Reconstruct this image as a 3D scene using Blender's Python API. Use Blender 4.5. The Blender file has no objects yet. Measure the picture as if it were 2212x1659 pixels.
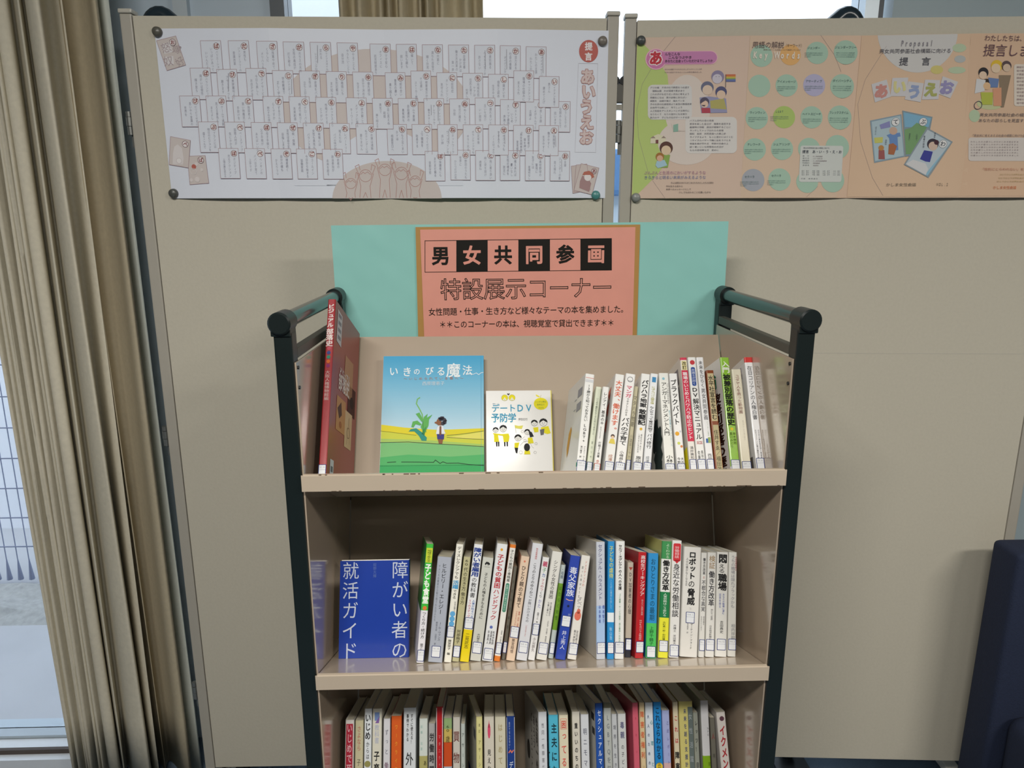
import bpy, bmesh, math, random
from math import sin, cos, radians, pi, atan2, hypot
from mathutils import Vector, Matrix
random.seed(7)
SC = bpy.context.scene
COL = SC.collection

# ------------------------------------------------------------------ camera
F_PX = 1528.05
CAM_P = Vector((-0.0911, -1.1108, 0.2040))
YAW, PITCH, ROLL = 0.0311, 0.2242, -0.0016
_f = Vector((sin(YAW), cos(YAW), 0)); _r = Vector((cos(YAW), -sin(YAW), 0)); _u = Vector((0, 0, 1))
FW = _f*cos(PITCH) - _u*sin(PITCH); UP0 = _u*cos(PITCH) + _f*sin(PITCH)
RT = _r*cos(ROLL) + UP0*sin(ROLL); UP = UP0*cos(ROLL) - _r*sin(ROLL)
cd = bpy.data.cameras.new('camera'); cam = bpy.data.objects.new('camera', cd); COL.objects.link(cam)
cd.sensor_width = 36; cd.lens = F_PX/2212*36; cd.clip_start = 0.02; cd.clip_end = 200
cam.matrix_world = Matrix(((RT.x, UP.x, -FW.x, CAM_P.x), (RT.y, UP.y, -FW.y, CAM_P.y), (RT.z, UP.z, -FW.z, CAM_P.z), (0, 0, 0, 1)))
SC.camera = cam

# ------------------------------------------------------------------ world, lights, exposure
W = bpy.data.worlds.new('daylight'); SC.world = W; W.use_nodes = True
bgn = W.node_tree.nodes['Background']; bgn.inputs[0].default_value = (0.80, 0.90, 1.0, 1); bgn.inputs[1].default_value = 2.6
SC.view_settings.view_transform = 'Standard'; SC.view_settings.look = 'None'
SC.view_settings.gamma = 1; SC.view_settings.use_curve_mapping = False; SC.view_settings.exposure = 0.0

def area(loc, rot, sx, sy, power, col):
    l = bpy.data.lights.new('ceiling_lamp_light', 'AREA'); l.shape = 'RECTANGLE'; l.size = sx; l.size_y = sy
    l.energy = power; l.color = col
    o = bpy.data.objects.new('ceiling_lamp_light', l); COL.objects.link(o); o.location = loc; o.rotation_euler = rot
    return o
LAMPS = [(-0.55, -1.75), (2.1, -1.9), (0.5, -3.4)]
LAMP_Z = 1.52
LAMP_W = [77, 58, 6]
for (lx, ly), lw in zip(LAMPS, LAMP_W):
    area((lx, ly, LAMP_Z-.06), (0, 0, 0), 1.25, .28, lw, (1.0, .965, .90))

# ------------------------------------------------------------------ helpers
def lin(c):
    c /= 255.
    return c/12.92 if c <= .04045 else ((c+.055)/1.055)**2.4
def rgb(h):
    h = h.lstrip('#'); return tuple(lin(int(h[i:i+2], 16)) for i in (0, 2, 4)) + (1,)
_M = {}
def mat(h, rough=.5, coat=0, noise=.04, scale=60, metal=0, bump=0, trans=0, name=None, spec=.5):
    key = (h, rough, coat, noise, scale, metal, bump, trans, spec)
    if key in _M: return _M[key]
    m = bpy.data.materials.new(name or 'surface'); m.use_nodes = True; nt = m.node_tree
    b = nt.nodes['Principled BSDF']; c = rgb(h)
    b.inputs['Roughness'].default_value = rough; b.inputs['Metallic'].default_value = metal
    b.inputs['Coat Weight'].default_value = coat; b.inputs['Coat Roughness'].default_value = .12
    b.inputs['Specular IOR Level'].default_value = spec
    tc = nt.nodes.new('ShaderNodeTexCoord'); nz = nt.nodes.new('ShaderNodeTexNoise')
    nz.inputs['Scale'].default_value = scale; nz.inputs['Detail'].default_value = 4
    nt.links.new(tc.outputs['Object'], nz.inputs['Vector'])
    mx = nt.nodes.new('ShaderNodeMix'); mx.data_type = 'RGBA'
    mx.inputs[6].default_value = tuple(x*(1-noise) for x in c[:3])+(1,)
    mx.inputs[7].default_value = tuple(min(1, x*(1+noise)) for x in c[:3])+(1,)
    nt.links.new(nz.outputs['Fac'], mx.inputs[0]); nt.links.new(mx.outputs[2], b.inputs['Base Color'])
    if bump:
        bp = nt.nodes.new('ShaderNodeBump'); bp.inputs['Strength'].default_value = bump; bp.inputs['Distance'].default_value = .002
        nt.links.new(nz.outputs['Fac'], bp.inputs['Height']); nt.links.new(bp.outputs[0], b.inputs['Normal'])
    if trans:
        tr = nt.nodes.new('ShaderNodeBsdfTranslucent'); nt.links.new(mx.outputs[2], tr.inputs[0])
        ms = nt.nodes.new('ShaderNodeMixShader'); ms.inputs[0].default_value = trans
        nt.links.new(b.outputs[0], ms.inputs[1]); nt.links.new(tr.outputs[0], ms.inputs[2])
        nt.links.new(ms.outputs[0], nt.nodes['Material Output'].inputs[0])
    _M[key] = m
    return m
def emis(h, s, name):
    m = bpy.data.materials.new(name); m.use_nodes = True; nt = m.node_tree
    e = nt.nodes.new('ShaderNodeEmission'); e.inputs[0].default_value = rgb(h); e.inputs[1].default_value = s
    nt.links.new(e.outputs[0], nt.nodes['Material Output'].inputs[0]); return m
def ink(h): return mat(h, .6, 0, .0, 60, spec=.25)
def glass_mat():
    m = bpy.data.materials.new('window_glass'); m.use_nodes = True; b = m.node_tree.nodes['Principled BSDF']
    b.inputs['Transmission Weight'].default_value = 1; b.inputs['Roughness'].default_value = 0; b.inputs['IOR'].default_value = 1.02
    b.inputs['Base Color'].default_value = (.96, .985, 1, 1)
    return m

class MB:
    def __init__(s): s.v = []; s.f = []; s.mi = []; s.mats = []; s.sm = []
    def m(s, mt):
        if mt not in s.mats: s.mats.append(mt)
        return s.mats.index(mt)
    def add(s, vs, fs, mt, smooth=False):
        n = len(s.v); s.v.extend([tuple(x) for x in vs]); k = s.m(mt)
        for f in fs: s.f.append([i+n for i in f]); s.mi.append(k); s.sm.append(smooth)
    def box(s, a, b, mt, bev=0):
        x0, y0, z0 = a; x1, y1, z1 = b
        if bev:
            bm = bmesh.new(); bmesh.ops.create_cube(bm, size=1)
            for v in bm.verts: v.co = Vector(((x0+x1)/2+v.co.x*(x1-x0), (y0+y1)/2+v.co.y*(y1-y0), (z0+z1)/2+v.co.z*(z1-z0)))
            bmesh.ops.bevel(bm, geom=bm.edges[:], offset=bev, segments=2, affect='EDGES', profile=.6)
            bm.verts.index_update(); s.add([v.co for v in bm.verts], [[v.index for v in f.verts] for f in bm.faces], mt); bm.free(); return
        s.add([(x0, y0, z0), (x1, y0, z0), (x1, y1, z0), (x0, y1, z0), (x0, y0, z1), (x1, y0, z1), (x1, y1, z1), (x0, y1, z1)],
              [(0, 3, 2, 1), (4, 5, 6, 7), (0, 1, 5, 4), (1, 2, 6, 5), (2, 3, 7, 6), (3, 0, 4, 7)], mt)
    def tube(s, p0, p1, r, mt, n=16, r1=None, cap=True):
        p0 = Vector(p0); p1 = Vector(p1); d = (p1-p0).normalized(); r1 = r if r1 is None else r1
        a = d.orthogonal().normalized(); b = d.cross(a)
        vs = [p0+a*cos(2*pi*i/n)*r+b*sin(2*pi*i/n)*r for i in range(n)]+[p1+a*cos(2*pi*i/n)*r1+b*sin(2*pi*i/n)*r1 for i in range(n)]
        s.add(vs, [(i, (i+1) % n, n+(i+1) % n, n+i) for i in range(n)], mt, True)
        if cap: s.add(vs[:n], [list(range(n))[::-1]], mt); s.add(vs[n:], [list(range(n))], mt)
    def path(s, pts, r, mt, n=10):
        pts = [Vector(p) for p in pts]; rings = []; nrm = None
        for i, p in enumerate(pts):
            d = (pts[min(i+1, len(pts)-1)]-pts[max(i-1, 0)]).normalized()
            nrm = d.orthogonal().normalized() if nrm is None else (nrm-d*nrm.dot(d)).normalized()
            b = d.cross(nrm); rings.append([p+nrm*cos(2*pi*k/n)*r+b*sin(2*pi*k/n)*r for k in range(n)])
        vs = [v for rg in rings for v in rg]; fs = []
        for i in range(len(pts)-1):
            for k in range(n): fs.append((i*n+k, i*n+(k+1) % n, (i+1)*n+(k+1) % n, (i+1)*n+k))
        s.add(vs, fs, mt, True); s.add(rings[0], [list(range(n))[::-1]], mt); s.add(rings[-1], [list(range(n))], mt)
    def build(s, name, parent=None, mw=None, **tags):
        me = bpy.data.meshes.new(name); me.from_pydata(s.v, [], s.f); me.update()
        for x in s.mats: me.materials.append(x)
        me.polygons.foreach_set('material_index', s.mi); me.polygons.foreach_set('use_smooth', s.sm)
        o = bpy.data.objects.new(name, me); COL.objects.link(o)
        if parent: o.parent = parent
        if mw is not None: o.matrix_world = mw
        for k, v in tags.items(): o[k] = v
        return o
def empty(name, mw=None, **tags):
    o = bpy.data.objects.new(name, None); COL.objects.link(o); o.empty_display_size = .05
    if mw is not None: o.matrix_world = mw
    for k, v in tags.items(): o[k] = v
    return o

# ------------------------------------------------------------------ lettering (built-in font)
_cu = bpy.data.curves.new('lettering', 'FONT'); _ob = bpy.data.objects.new('lettering', _cu); COL.objects.link(_ob)
_cu.resolution_u = 2; _G = {}
def glyph(ch, bold=0, outline=0):
    k = (ch, bold, outline)
    if k in _G: return _G[k]
    w = outline or bold
    if w:      # heavier weight or hollow letters: a band along the glyph's contour
        bs, bf = glyph(ch) if not outline else ([], [])
        _cu.body = ch; _cu.fill_mode = 'NONE'
        dg = bpy.context.evaluated_depsgraph_get(); dg.update(); ev = _ob.evaluated_get(dg); me = ev.to_mesh()
        P = [(v.co.x, v.co.y) for v in me.vertices]; E_ = [tuple(e.vertices) for e in me.edges]; ev.to_mesh_clear()
        cx, cy = ((min(p[0] for p in P)+max(p[0] for p in P))/2, .34) if ord(ch) < 0x2000 else (.5, .36)
        vs = list(bs); fs = [list(f) for f in bf]
        for q, (a, b) in enumerate(E_):
            dl = .033*(q % 15)
            (x0, y0), (x1, y1) = P[a], P[b]; d = hypot(x1-x0, y1-y0)
            if d < 1e-6: continue
            nx, ny = -(y1-y0)/d*w, (x1-x0)/d*w; ex, ey = (x1-x0)/d*w*.7, (y1-y0)/d*w*.7; n = len(vs)
            vs += [(x0+nx-ex-cx, y0+ny-ey-cy, dl), (x0-nx-ex-cx, y0-ny-ey-cy, dl), (x1-nx+ex-cx, y1-ny+ey-cy, dl), (x1+nx+ex-cx, y1+ny+ey-cy, dl)]; fs.append([n, n+1, n+2, n+3])
        _G[k] = (vs, fs); return _G[k]
    _cu.body = ch; _cu.fill_mode = 'FRONT'
    dg = bpy.context.evaluated_depsgraph_get(); dg.update(); ev = _ob.evaluated_get(dg); me = ev.to_mesh()
    vs = [(v.co.x, v.co.y) for v in me.vertices]; fs = [list(p.vertices) for p in me.polygons]; ev.to_mesh_clear()
    if vs:
        if ord(ch) < 0x2000: cx = (min(v[0] for v in vs)+max(v[0] for v in vs))/2; cy = .34
        else: cx, cy = .5, .36
        vs = [(x-cx, y-cy, .55) for x, y in vs]
    _G[k] = (vs, fs); return _G[k]

class PM(MB):
    """flat print laid out in (u, v, layer)"""
    def poly(s, pts, h, L=0): s.add([(p[0], p[1], L) for p in pts], [list(range(len(pts)))], ink(h))
    def rect(s, x0, y0, x1, y1, h, L=0): s.poly([(x0, y0), (x1, y0), (x1, y1), (x0, y1)], h, L)
    def circ(s, cx, cy, rx, h, L=0, ry=None, n=24, a0=0, a1=2*pi):
        ry = rx if ry is None else ry
        s.poly([(cx+rx*cos(a0+(a1-a0)*i/n), cy+ry*sin(a0+(a1-a0)*i/n)) for i in range(n if a1-a0 > 6.2 else n+1)], h, L)
    def line(s, pts, w, h, L=0, closed=False):
        pts = list(pts)+([pts[0]] if closed else [])
        for q, ((x0, y0), (x1, y1)) in enumerate(zip(pts, pts[1:])):
            d = hypot(x1-x0, y1-y0)
            if d < 1e-7: continue
            nx, ny = -(y1-y0)/d*w/2, (x1-x0)/d*w/2; ex, ey = (x1-x0)/d*w*.35, (y1-y0)/d*w*.35
            s.poly([(x0+nx-ex, y0+ny-ey), (x0-nx-ex, y0-ny-ey), (x1-nx+ex, y1-ny+ey), (x1+nx+ex, y1+ny+ey)], h, L+.03*(q % 9))
    def ring(s, cx, cy, r, w, h, L=0, ry=None, n=24):
        ry = r if ry is None else ry
        s.line([(cx+r*cos(2*pi*i/n), cy+ry*sin(2*pi*i/n)) for i in range(n)], w, h, L, True)
    def rrect(s, x0, y0, x1, y1, r, h, L=0):
        p = []
        for cx, cy, a in ((x1-r, y1-r, 0), (x0+r, y1-r, 90), (x0+r, y0+r, 180), (x1-r, y0+r, 270)):
            p += [(cx+r*cos(radians(a+k*22.5)), cy+r*sin(radians(a+k*22.5))) for k in range(5)]
        s.poly(p, h, L)
    def ch(s, c, cx, cy, sx, sy, h, L=0, bold=0, rot=0, outline=0):
        if c in ' \u3000': return
        vs, fs = glyph(c, bold, outline); ca, sa = cos(rot), sin(rot)
        out = []
        for x, y, dl in vs:
            x *= sx; y *= sy; out.append((cx+x*ca-y*sa, cy+x*sa+y*ca, L+dl))
        s.add(out, fs, ink(h))
    def htext(s, t, x0, y, x1, hgt, h, L=0, bold=0, rot=0, outline=0):
        p = (x1-x0)/len(t)
        for i, c in enumerate(t):
            u = (i+.5)*p
            s.ch(c, x0+u*cos(rot), y+u*sin(rot), min(p*1.02, hgt*1.3), hgt, h, L, bold, rot, outline)
    def vtext(s, t, cx, ytop, ybot, w, h, L=0, bold=0, slant=0):
        p = (ytop-ybot)/len(t)
        for i, c in enumerate(t):
            y = ytop-(i+.5)*p; xx = cx+slant*(ytop-y)
            if c in 'ー〜（）「」『』…―':
                vs, fs = glyph(c, bold)
                s.add([(xx+yy*w*1.0, y-x*min(p, w*1.5), L+dl) for x, yy, dl in vs], fs, ink(h))
            elif c in '、。':
                s.ch(c, xx+w*.55, y+p*.35, w, min(p, w*1.4), h, L, bold)
            elif c in 'ゃゅょっャュョッァィゥェォ':
                s.ch(c, xx+w*.08, y+p*.1, w*.95, min(p, w*1.6)*.95, h, L, bold)
            else: s.ch(c, xx, y, w, min(p, w*1.7), h, L, bold)
    def out(s, name, fn, parent=None, cut=None, **tags):
        if cut:
            bm = bmesh.new(); me = bpy.data.meshes.new('t'); me.from_pydata(s.v, [], s.f); me.update()
            me.polygons.foreach_set('material_index', s.mi); bm.from_mesh(me); bpy.data.meshes.remove(me)
            for ax, vals in cut.items():
                for q in vals:
                    bmesh.ops.bisect_plane(bm, geom=bm.verts[:]+bm.edges[:]+bm.faces[:], plane_co=(q, 0, 0) if ax == 'u' else (0, q, 0), plane_no=(1, 0, 0) if ax == 'u' else (0, 1, 0))
            bmesh.ops.triangulate(bm, faces=[f for f in bm.faces if len(f.verts) > 4])
            bm.verts.index_update()
            s.v = [tuple(v.co) for v in bm.verts]; s.f = [[v.index for v in f.verts] for f in bm.faces]; s.mi = [f.material_index for f in bm.faces]; s.sm = [False]*len(s.f); bm.free()
        s.v = [tuple(fn(*p)) for p in s.v]
        return s.build(name, parent, **tags)

# sight line of a measured photo point, met with a real plane of the room
def sight(px, py): return FW + RT*((px-1106)/F_PX) - UP*((py-829.5)/F_PX)
def meet(px, py, P, n):
    d = sight(px, py); P = Vector(P); n = Vector(n)
    return CAM_P + d*((P-CAM_P).dot(n)/d.dot(n))
def ony(px, py, y): return meet(px, py, (0, y, 0), (0, 1, 0))

# ------------------------------------------------------------------ room
FLOOR = -1.42; CEIL = 1.58; YW = .90
m_wall = mat('#66645e', .8, noise=.03, scale=8, bump=.1); m_floor = mat('#51606f', .9, noise=.25, scale=350, bump=.6)
m_ceil = mat('#74726c', .9, noise=.03); m_slate = mat('#b6c6d4', .45, noise=.04, scale=3)
m_alu = mat('#b9c4cc', .35, noise=.03, metal=.3); m_aludk = mat('#3c454e', .4, noise=.03)
def sbox(name, a, b, m): o = MB(); o.box(a, b, m); return o.build(name, kind='structure')
sbox('floor', (-3.4, -5.6, FLOOR-.08), (3.6, YW+.05, FLOOR), m_floor)
sbox('ceiling', (-3.4, -5.6, CEIL), (3.6, YW+.05, CEIL+.08), m_ceil)
sbox('wall_left', (-3.48, -5.6, FLOOR), (-3.4, YW+.05, CEIL), m_wall)
sbox('wall_right', (3.6, -5.6, FLOOR), (3.68, YW+.05, CEIL), m_wall)
sbox('wall_front', (-3.48, -5.68, FLOOR), (3.68, -5.6, CEIL), m_wall)
xA = ony(330, 1600, YW).x; xB = ony(590, 20, YW).x
xC = ony(1886, 20, YW).x; xD = ony(1930, 10, YW).x
sbox('wall_back', (xA-.06, YW, FLOOR), (xB, YW+.06, CEIL), m_slate)
sbox('wall_back', (xD, YW, FLOOR), (3.6, YW+.06, CEIL), mat('#a9b9c0', .5, noise=.03, scale=3))
def window(name, x0, x1, z0, z1, bars, dark=False):
    w = empty(name, Matrix.Translation((x0, YW, z0)), kind='structure')
    W_, H_ = x1-x0, z1-z0; t = .045
    f = MB()
    f.box((0, -.03, 0), (W_, .05, t), m_alu); f.box((0, -.03, H_-t), (W_, .05, H_), m_alu)
    f.box((0, -.03, t), (t*.8, .05, H_-t), m_aludk if dark else m_alu); f.box((W_-t*.8, -.03, t), (W_, .05, H_-t), m_alu); o = f.build('window_frame', w)
    for xb in bars:
        g = MB(); g.box((xb-.018, -.02, t), (xb+.018, .04, H_-t), m_alu); g.build('mullion', w)
    g = MB(); g.box((t*.8, .006, t), (W_-t*.8, .010, H_-t), glass_mat()); g.build('pane', w)
    return w
window('window_1', -3.4, xA-.06, FLOOR+.0, CEIL-.1, [1.1])
window('window_2', xB, xC, FLOOR+.0, CEIL-.1, [ony(1150, 300, YW).x-xB-.9], True)
g = MB(); g.box((-3.4, .775, FLOOR), (xA-.02, YW-.032, FLOOR+.035), mat('#dfe6ee', .3, noise=.03)); g.box((-3.4, .80, FLOOR+.035), (xA-.02, .812, FLOOR+.05), mat('#4a3f38', .5))
g.build('trim_1', kind='structure')
o = MB(); o.box((xC, YW-.02, FLOOR), (xC+.018, YW+.05, CEIL), m_aludk); o.build('trim_2', kind='structure')

# outside
m_out = mat('#b5b6ba', .9, noise=.12, scale=3, bump=.3)
o = MB(); o.box((-9, YW+.06, FLOOR-.13), (9, 14, FLOOR-.08), m_out)
o.build('outdoor_pavement', label='grey concrete pavement outside the left window', category='pavement')
o = MB(); rr = random.Random(3); n = 60
vs = []; fs = []
for i in range(n+1):
    x = -5+i*6/n
    for j, y in enumerate((1.72, 1.8, 1.9, 2.0, 2.08)):
        vs.append((x, y, FLOOR-.08+(0 if j in (0, 4) else .02+rr.random()*.035)))
for i in range(n):
    for j in range(4): a = i*5+j; fs.append((a, a+5, a+6, a+1))
o.add(vs, fs, mat('#a8a8a6', 1, noise=.3, scale=40, bump=.8))
o.build('rubble_verge', label='rough pale gravel strip at the foot of the wire fence outside', category='gravel', kind='stuff')
o = MB(); o.box((-7, 2.75, FLOOR-.08), (-.2, 2.9, 3.0), mat('#e6e8ee', .6, noise=.03, scale=4))
o.build('white_building', label='plain white building wall behind the wire fence outside', category='building')
fe = empty('wire_fence', Matrix.Translation((-2.5, 2.1, FLOOR-.06)), label='thin grey wire mesh fence outside the left window', category='fence')
g = MB(); mf = mat('#8a90a8', .4, noise=.03)
for i in range(75): g.box((i*.053-2, 0, 0), (i*.053-1.9965, .0035, 1.35), mf)
for k in range(9): g.box((-2, -.004, .17+k*.148), (2, .0, .175+k*.148), mf)
g.build('wire_mesh', fe, kind='stuff')
g = MB()
for i in range(75): g.tube((i*.053-2+.002, .002, 0), (i*.053-2+.002, .002, .11), .013, mf, 6, .002)
g.build('wire_foot', fe, kind='stuff')
e = empty('garden_shed', Matrix.Translation((.8, 3.2, FLOOR-.08)), label='low shed with a blue roof outside, glimpsed through the gap between the two panels', category='shed')
g = MB(); g.box((-1.1, -.2, 0), (1.1, .3, .43-FLOOR), mat('#cfd8e0', .6, noise=.04)); g.build('wall', e)
g = MB(); g.box((-1.2, -.28, .43-FLOOR), (1.2, .38, .68-FLOOR), mat('#5f86b4', .5, noise=.05), .03); g.build('roof', e)

# ceiling lamps
for lx, ly in LAMPS:
    e = empty('ceiling_lamp', Matrix.Translation((lx, ly, CEIL)), label='white fluorescent ceiling lamp %s' % {-.55: 'nearest above the book truck', 2.1: 'near the right wall above the armchair', .5: 'farthest from the panels, at the back of the room'}[lx], category='ceiling lamp', group='ceiling lamps over the room')
    g = MB(); g.box((-.66, -.17, -.05), (.66, .17, 0), mat('#e8e8e4', .5), .008); g.build('housing', e)
    g = MB(); g.box((-.62, -.14, -.058), (.62, .14, -.051), emis('#fff6e4', 3.0, 'lamp_diffuser')); g.build('diffuser', e)

# ------------------------------------------------------------------ curtains
def curtain(name, prof, z0, z1, m, label, group=None, thick=.0):
    # prof: list of (x, y); soft folds, slightly varied with height
    pts = []
    for i in range(len(prof)-1):
        p0 = prof[max(i-1, 0)]; p1 = prof[i]; p2 = prof[i+1]; p3 = prof[min(i+2, len(prof)-1)]
        for k in range(5):
            t = k/5
            pts.append(tuple(.5*((2*p1[j])+(-p0[j]+p2[j])*t+(2*p0[j]-5*p1[j]+4*p2[j]-p3[j])*t*t+(-p0[j]+3*p1[j]-3*p2[j]+p3[j])*t**3) for j in (0, 1)))
    pts.append(prof[-1]); o = MB(); nz = 14; vs = []; fs = []; n = len(pts)
    for k in range(nz+1):
        z = z0+(z1-z0)*k/nz; q = k/nz
        for i, (x, y) in enumerate(pts):
            vs.append((x+.006*sin(i*.21+q*3.1), y+.006*sin(i*.13+q*4), z))
    for k in range(nz):
        for i in range(n-1): a = k*n+i; fs.append((a, a+1, a+n+1, a+n))
    o.add(vs, fs, m, True)
    ob = o.build(name, label=label, category='curtain')
    if group: ob['group'] = group
    md = ob.modifiers.new('thickness', 'SOLIDIFY'); md.thickness = .0015
    return ob
m_cur = mat('#ece6d4', .85, noise=.10, scale=90, bump=.25, trans=.30, name='curtain_fabric')
m_cur2 = mat('#cfc3a8', .85, noise=.10, scale=90, bump=.25, trans=.28, name='curtain_fabric')
m_lin = mat('#dfe3da', .85, noise=.05, scale=90, bump=.2, trans=.25, name='curtain_lining')
def cx(px, y, py=800): return ony(px, py, y).x
pr = [(cx(14, .80), .80), (cx(26, .72), .72), (cx(36, .75), .75)]
rr = random.Random(11); x = 40; far = False
while x < 128:
    y = (.815+rr.random()*.03) if far else (.705+rr.random()*.02)
    pr.append((cx(x, .76), y)); x += 2.9+rr.random()*1.9; far = not far
pr += [(cx(133, .72), .72), (cx(141, .78), .78), (cx(150, .70), .70), (cx(158, .77), .77), (cx(166, .69), .69), (cx(186, .665), .665), (cx(204, .675), .675)]
pr += [(cx(209, .75), .75), (cx(217, .76), .76), (cx(224, .72), .72), (cx(231, .71), .71)]
pr = [(a, b) for a, b in pr]
curtain('curtain', pr, FLOOR+.015, CEIL-.03, m_cur, 'beige pleated curtain gathered at the far left, beside the window', 'curtains at the left window')
pr = [(cx(222, .80), .80), (cx(234, .755), .755), (cx(239, .715), .715), (cx(246, .75), .75), (cx(262, .78), .78), (cx(281, .75), .75), (cx(289, .70), .70), (cx(300, .69), .69), (cx(309, .70), .70)]
curtain('curtain', pr, FLOOR+.015, CEIL-.03, m_cur2, 'tan curtain with one broad shaded fold, between the pleated curtain and the grey panel', 'curtains at the left window')
pr = [(cx(300, .76), .76), (cx(312, .742), .742), (cx(326, .738), .738), (cx(335, .745), .745)]
curtain('curtain', pr, FLOOR+.015, CEIL-.03, m_lin, 'narrow pale grey green curtain lining next to the left panel', 'curtains at the left window')
pr = []; x = 722; k = 0; rr = random.Random(5)
while x < 1046:
    pr.append((ony(x, 20, .82).x, (.79 if k % 2 else .845)+rr.random()*.012)); x += 9+rr.random()*14; k += 1
curtain('curtain', pr, FLOOR+.015, CEIL-.03, m_cur2, 'brown pleated curtain bunched behind the left panel, against the bright window')

# ------------------------------------------------------------------ display panels
m_board = mat('#c4beae', .75, noise=.05, scale=140, bump=.15, name='panel_board'); m_post = mat('#aca79c', .45, noise=.03, name='panel_post')
m_capm = mat('#bdb9ae', .4, noise=.03); m_dark = mat('#17191b', .4, noise=.03); m_hinge = mat('#8d8f8c', .3, noise=.03, metal=.7)
PL = (Vector((0, .6, 0)), -.007); PR = (Vector((.6, .6, 0)), -.063)
def pnorm(P): return Vector((sin(P[1]), -cos(P[1]), 0))
def ptan(P): return Vector((cos(P[1]), sin(P[1]), 0))
def lay(P, px, py):
    p = meet(px, py, P[0], pnorm(P)); return ((p-P[0]).dot(ptan(P)), p.z)
def pmap(P, s, z, off=0): return P[0]+ptan(P)*s+Vector((0, 0, z))+pnorm(P)*off
def pmat(P):
    t, n = ptan(P), pnorm(P)
    return Matrix(((t.x, -n.x, 0, P[0].x), (t.y, -n.y, 0, P[0].y), (0, 0, 1, 0), (0, 0, 0, 1)))
def panel(P, s0, s1, zt, zb, hinge_left, label):
    base = pmat(P) @ Matrix.Translation(((s0+s1)/2, .015, FLOOR))
    e = empty('display_panel', base, label=label, category='display panel', group='folding display panels')
    c = (s0+s1)/2
    def L(o): return o
    W2 = (s1-s0)/2; zo = -FLOOR; pw = .026
    sea = meet(2000, 764, P[0], pnorm(P)).z
    g = MB(); g.box((-W2+pw+.0015, -.015, zb+zo), (W2-pw-.0015, .009, zt+zo), m_board, .001); g.build('board', e)
    if P is PR:
        g = MB(); g.box((-W2+pw+.0015, -.0153, sea+zo), (W2-pw-.0015, -.0148, sea+zo+.0012), m_capm); g.build('board_joint', e)
    g = MB(); g.box((-W2+pw, -.012, zb+zo), (W2-pw, .008, zb+zo+.004), m_post); g.build('bottom_rail', e)
    for sgn in (-1, 1):
        x0, x1 = (-W2, -W2+pw) if sgn < 0 else (W2-pw, W2)
        g = MB(); g.box((x0, -.017, zb+zo-.09), (x1, .012, zt+zo+.004), m_post, .003); fp = g.build('frame_post', e)
        g = MB(); g.box((x0-.002, -.019, zt+zo+.0045), (x1+.002, .014, zt+zo+.014), m_capm, .003); g.build('post_cap', fp)
        g = MB(); g.box(((x0+x1)/2-.02, -.03, .03), ((x0+x1)/2+.02, .22, .055), m_post, .004)
        g.box(((x0+x1)/2-.011, -.011, .055), ((x0+x1)/2+.011, .011, zb+zo-.09), m_post)
        for yy in (-.0, .2):
            g.tube(((x0+x1)/2, yy, 0), ((x0+x1)/2, yy, .03), .012, m_dark, 12)
        g.build('foot', e)
    for z in hinge_left:
        g = MB(); xh = -W2-.008
        g.tube((xh, -.008, z+zo-.028), (xh, -.008, z+zo-.010), .0065, m_hinge, 12); g.tube((xh, -.008, z+zo-.009), (xh, -.008, z+zo+.010), .0075, m_hinge, 12)
        g.tube((xh, -.008, z+zo+.011), (xh, -.008, z+zo+.022), .0065, m_hinge, 12)
        g.box((xh, -.006, z+zo-.055), (-W2+.0, -.003, z+zo+.02), m_hinge)
        g.build('hinge', e)
    return e
sL0 = lay(PL, 266, 100)[0]; sL1 = lay(PL, 1336, 100)[0]
sR0 = lay(PR, 1349, 100)[0]; sR1 = lay(PR, 2209, 1060)[0]
zh = [ony(285, 262, .6).z, ony(371, 942, .6).z, ony(443, 1495, .6).z]
panel(PL, sL0, sL1, .648, -1.281, zh, 'beige folding display panel on the left, holding the white poster')
pr_ = panel(PR, sR0, sR1, .650, -1.281, [ony(1340, 280, .62).z], 'beige folding display panel on the right, holding the orange poster')
g = MB(); zc = ony(1340, 190, .62).z
gx = ony(1340, 190, .62).x
g.box((gx-.012, .632, zc-.03), (gx+.012, .65, zc+.012), mat('#6e6c66', .5), .003); g.tube((gx-.010, .63, zc+.018), (gx-.010, .655, zc+.018), .010, m_dark, 12); g.tube((gx+.010, .63, zc+.018), (gx+.010, .655, zc+.018), .010, m_dark, 12)
g.box((gx-.012, .636, zc-.045), (gx+.012, .646, zc-.033), m_capm)
g.build('panel_clip', label='small dark clip joining the tops of the two display panels', category='clip')

# dark tube frames behind the panels
for k, (px, sg) in enumerate(((350, 1), (1825, -1))):
    p = ony(px, 22, .72); z = p.z-.035
    g = MB(); pts = [(p.x-.035*sg, .72, FLOOR+.03), (p.x-.035*sg, .72, z-.02)]
    for i in range(1, 9):
        a = pi*.62*i/8; pts.append((p.x-.035*sg+sg*.030*(1-cos(a)), .72, z-.02+.045*sin(a)))
    pts.append((pts[-1][0]+sg*.10, .72, pts[-1][2]-.085))
    g.path(pts, .0195, mat('#26333c', .22, noise=.03), 16)
    g.box((p.x-.035*sg-.05, .66, FLOOR), (p.x-.035*sg+.05, .78, FLOOR+.035), m_dark)
    g.build('tube_stand', label='dark bent steel tube of a stand, its top showing above the %s display panel' % ('left' if sg > 0 else 'right'), category='stand')

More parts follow.
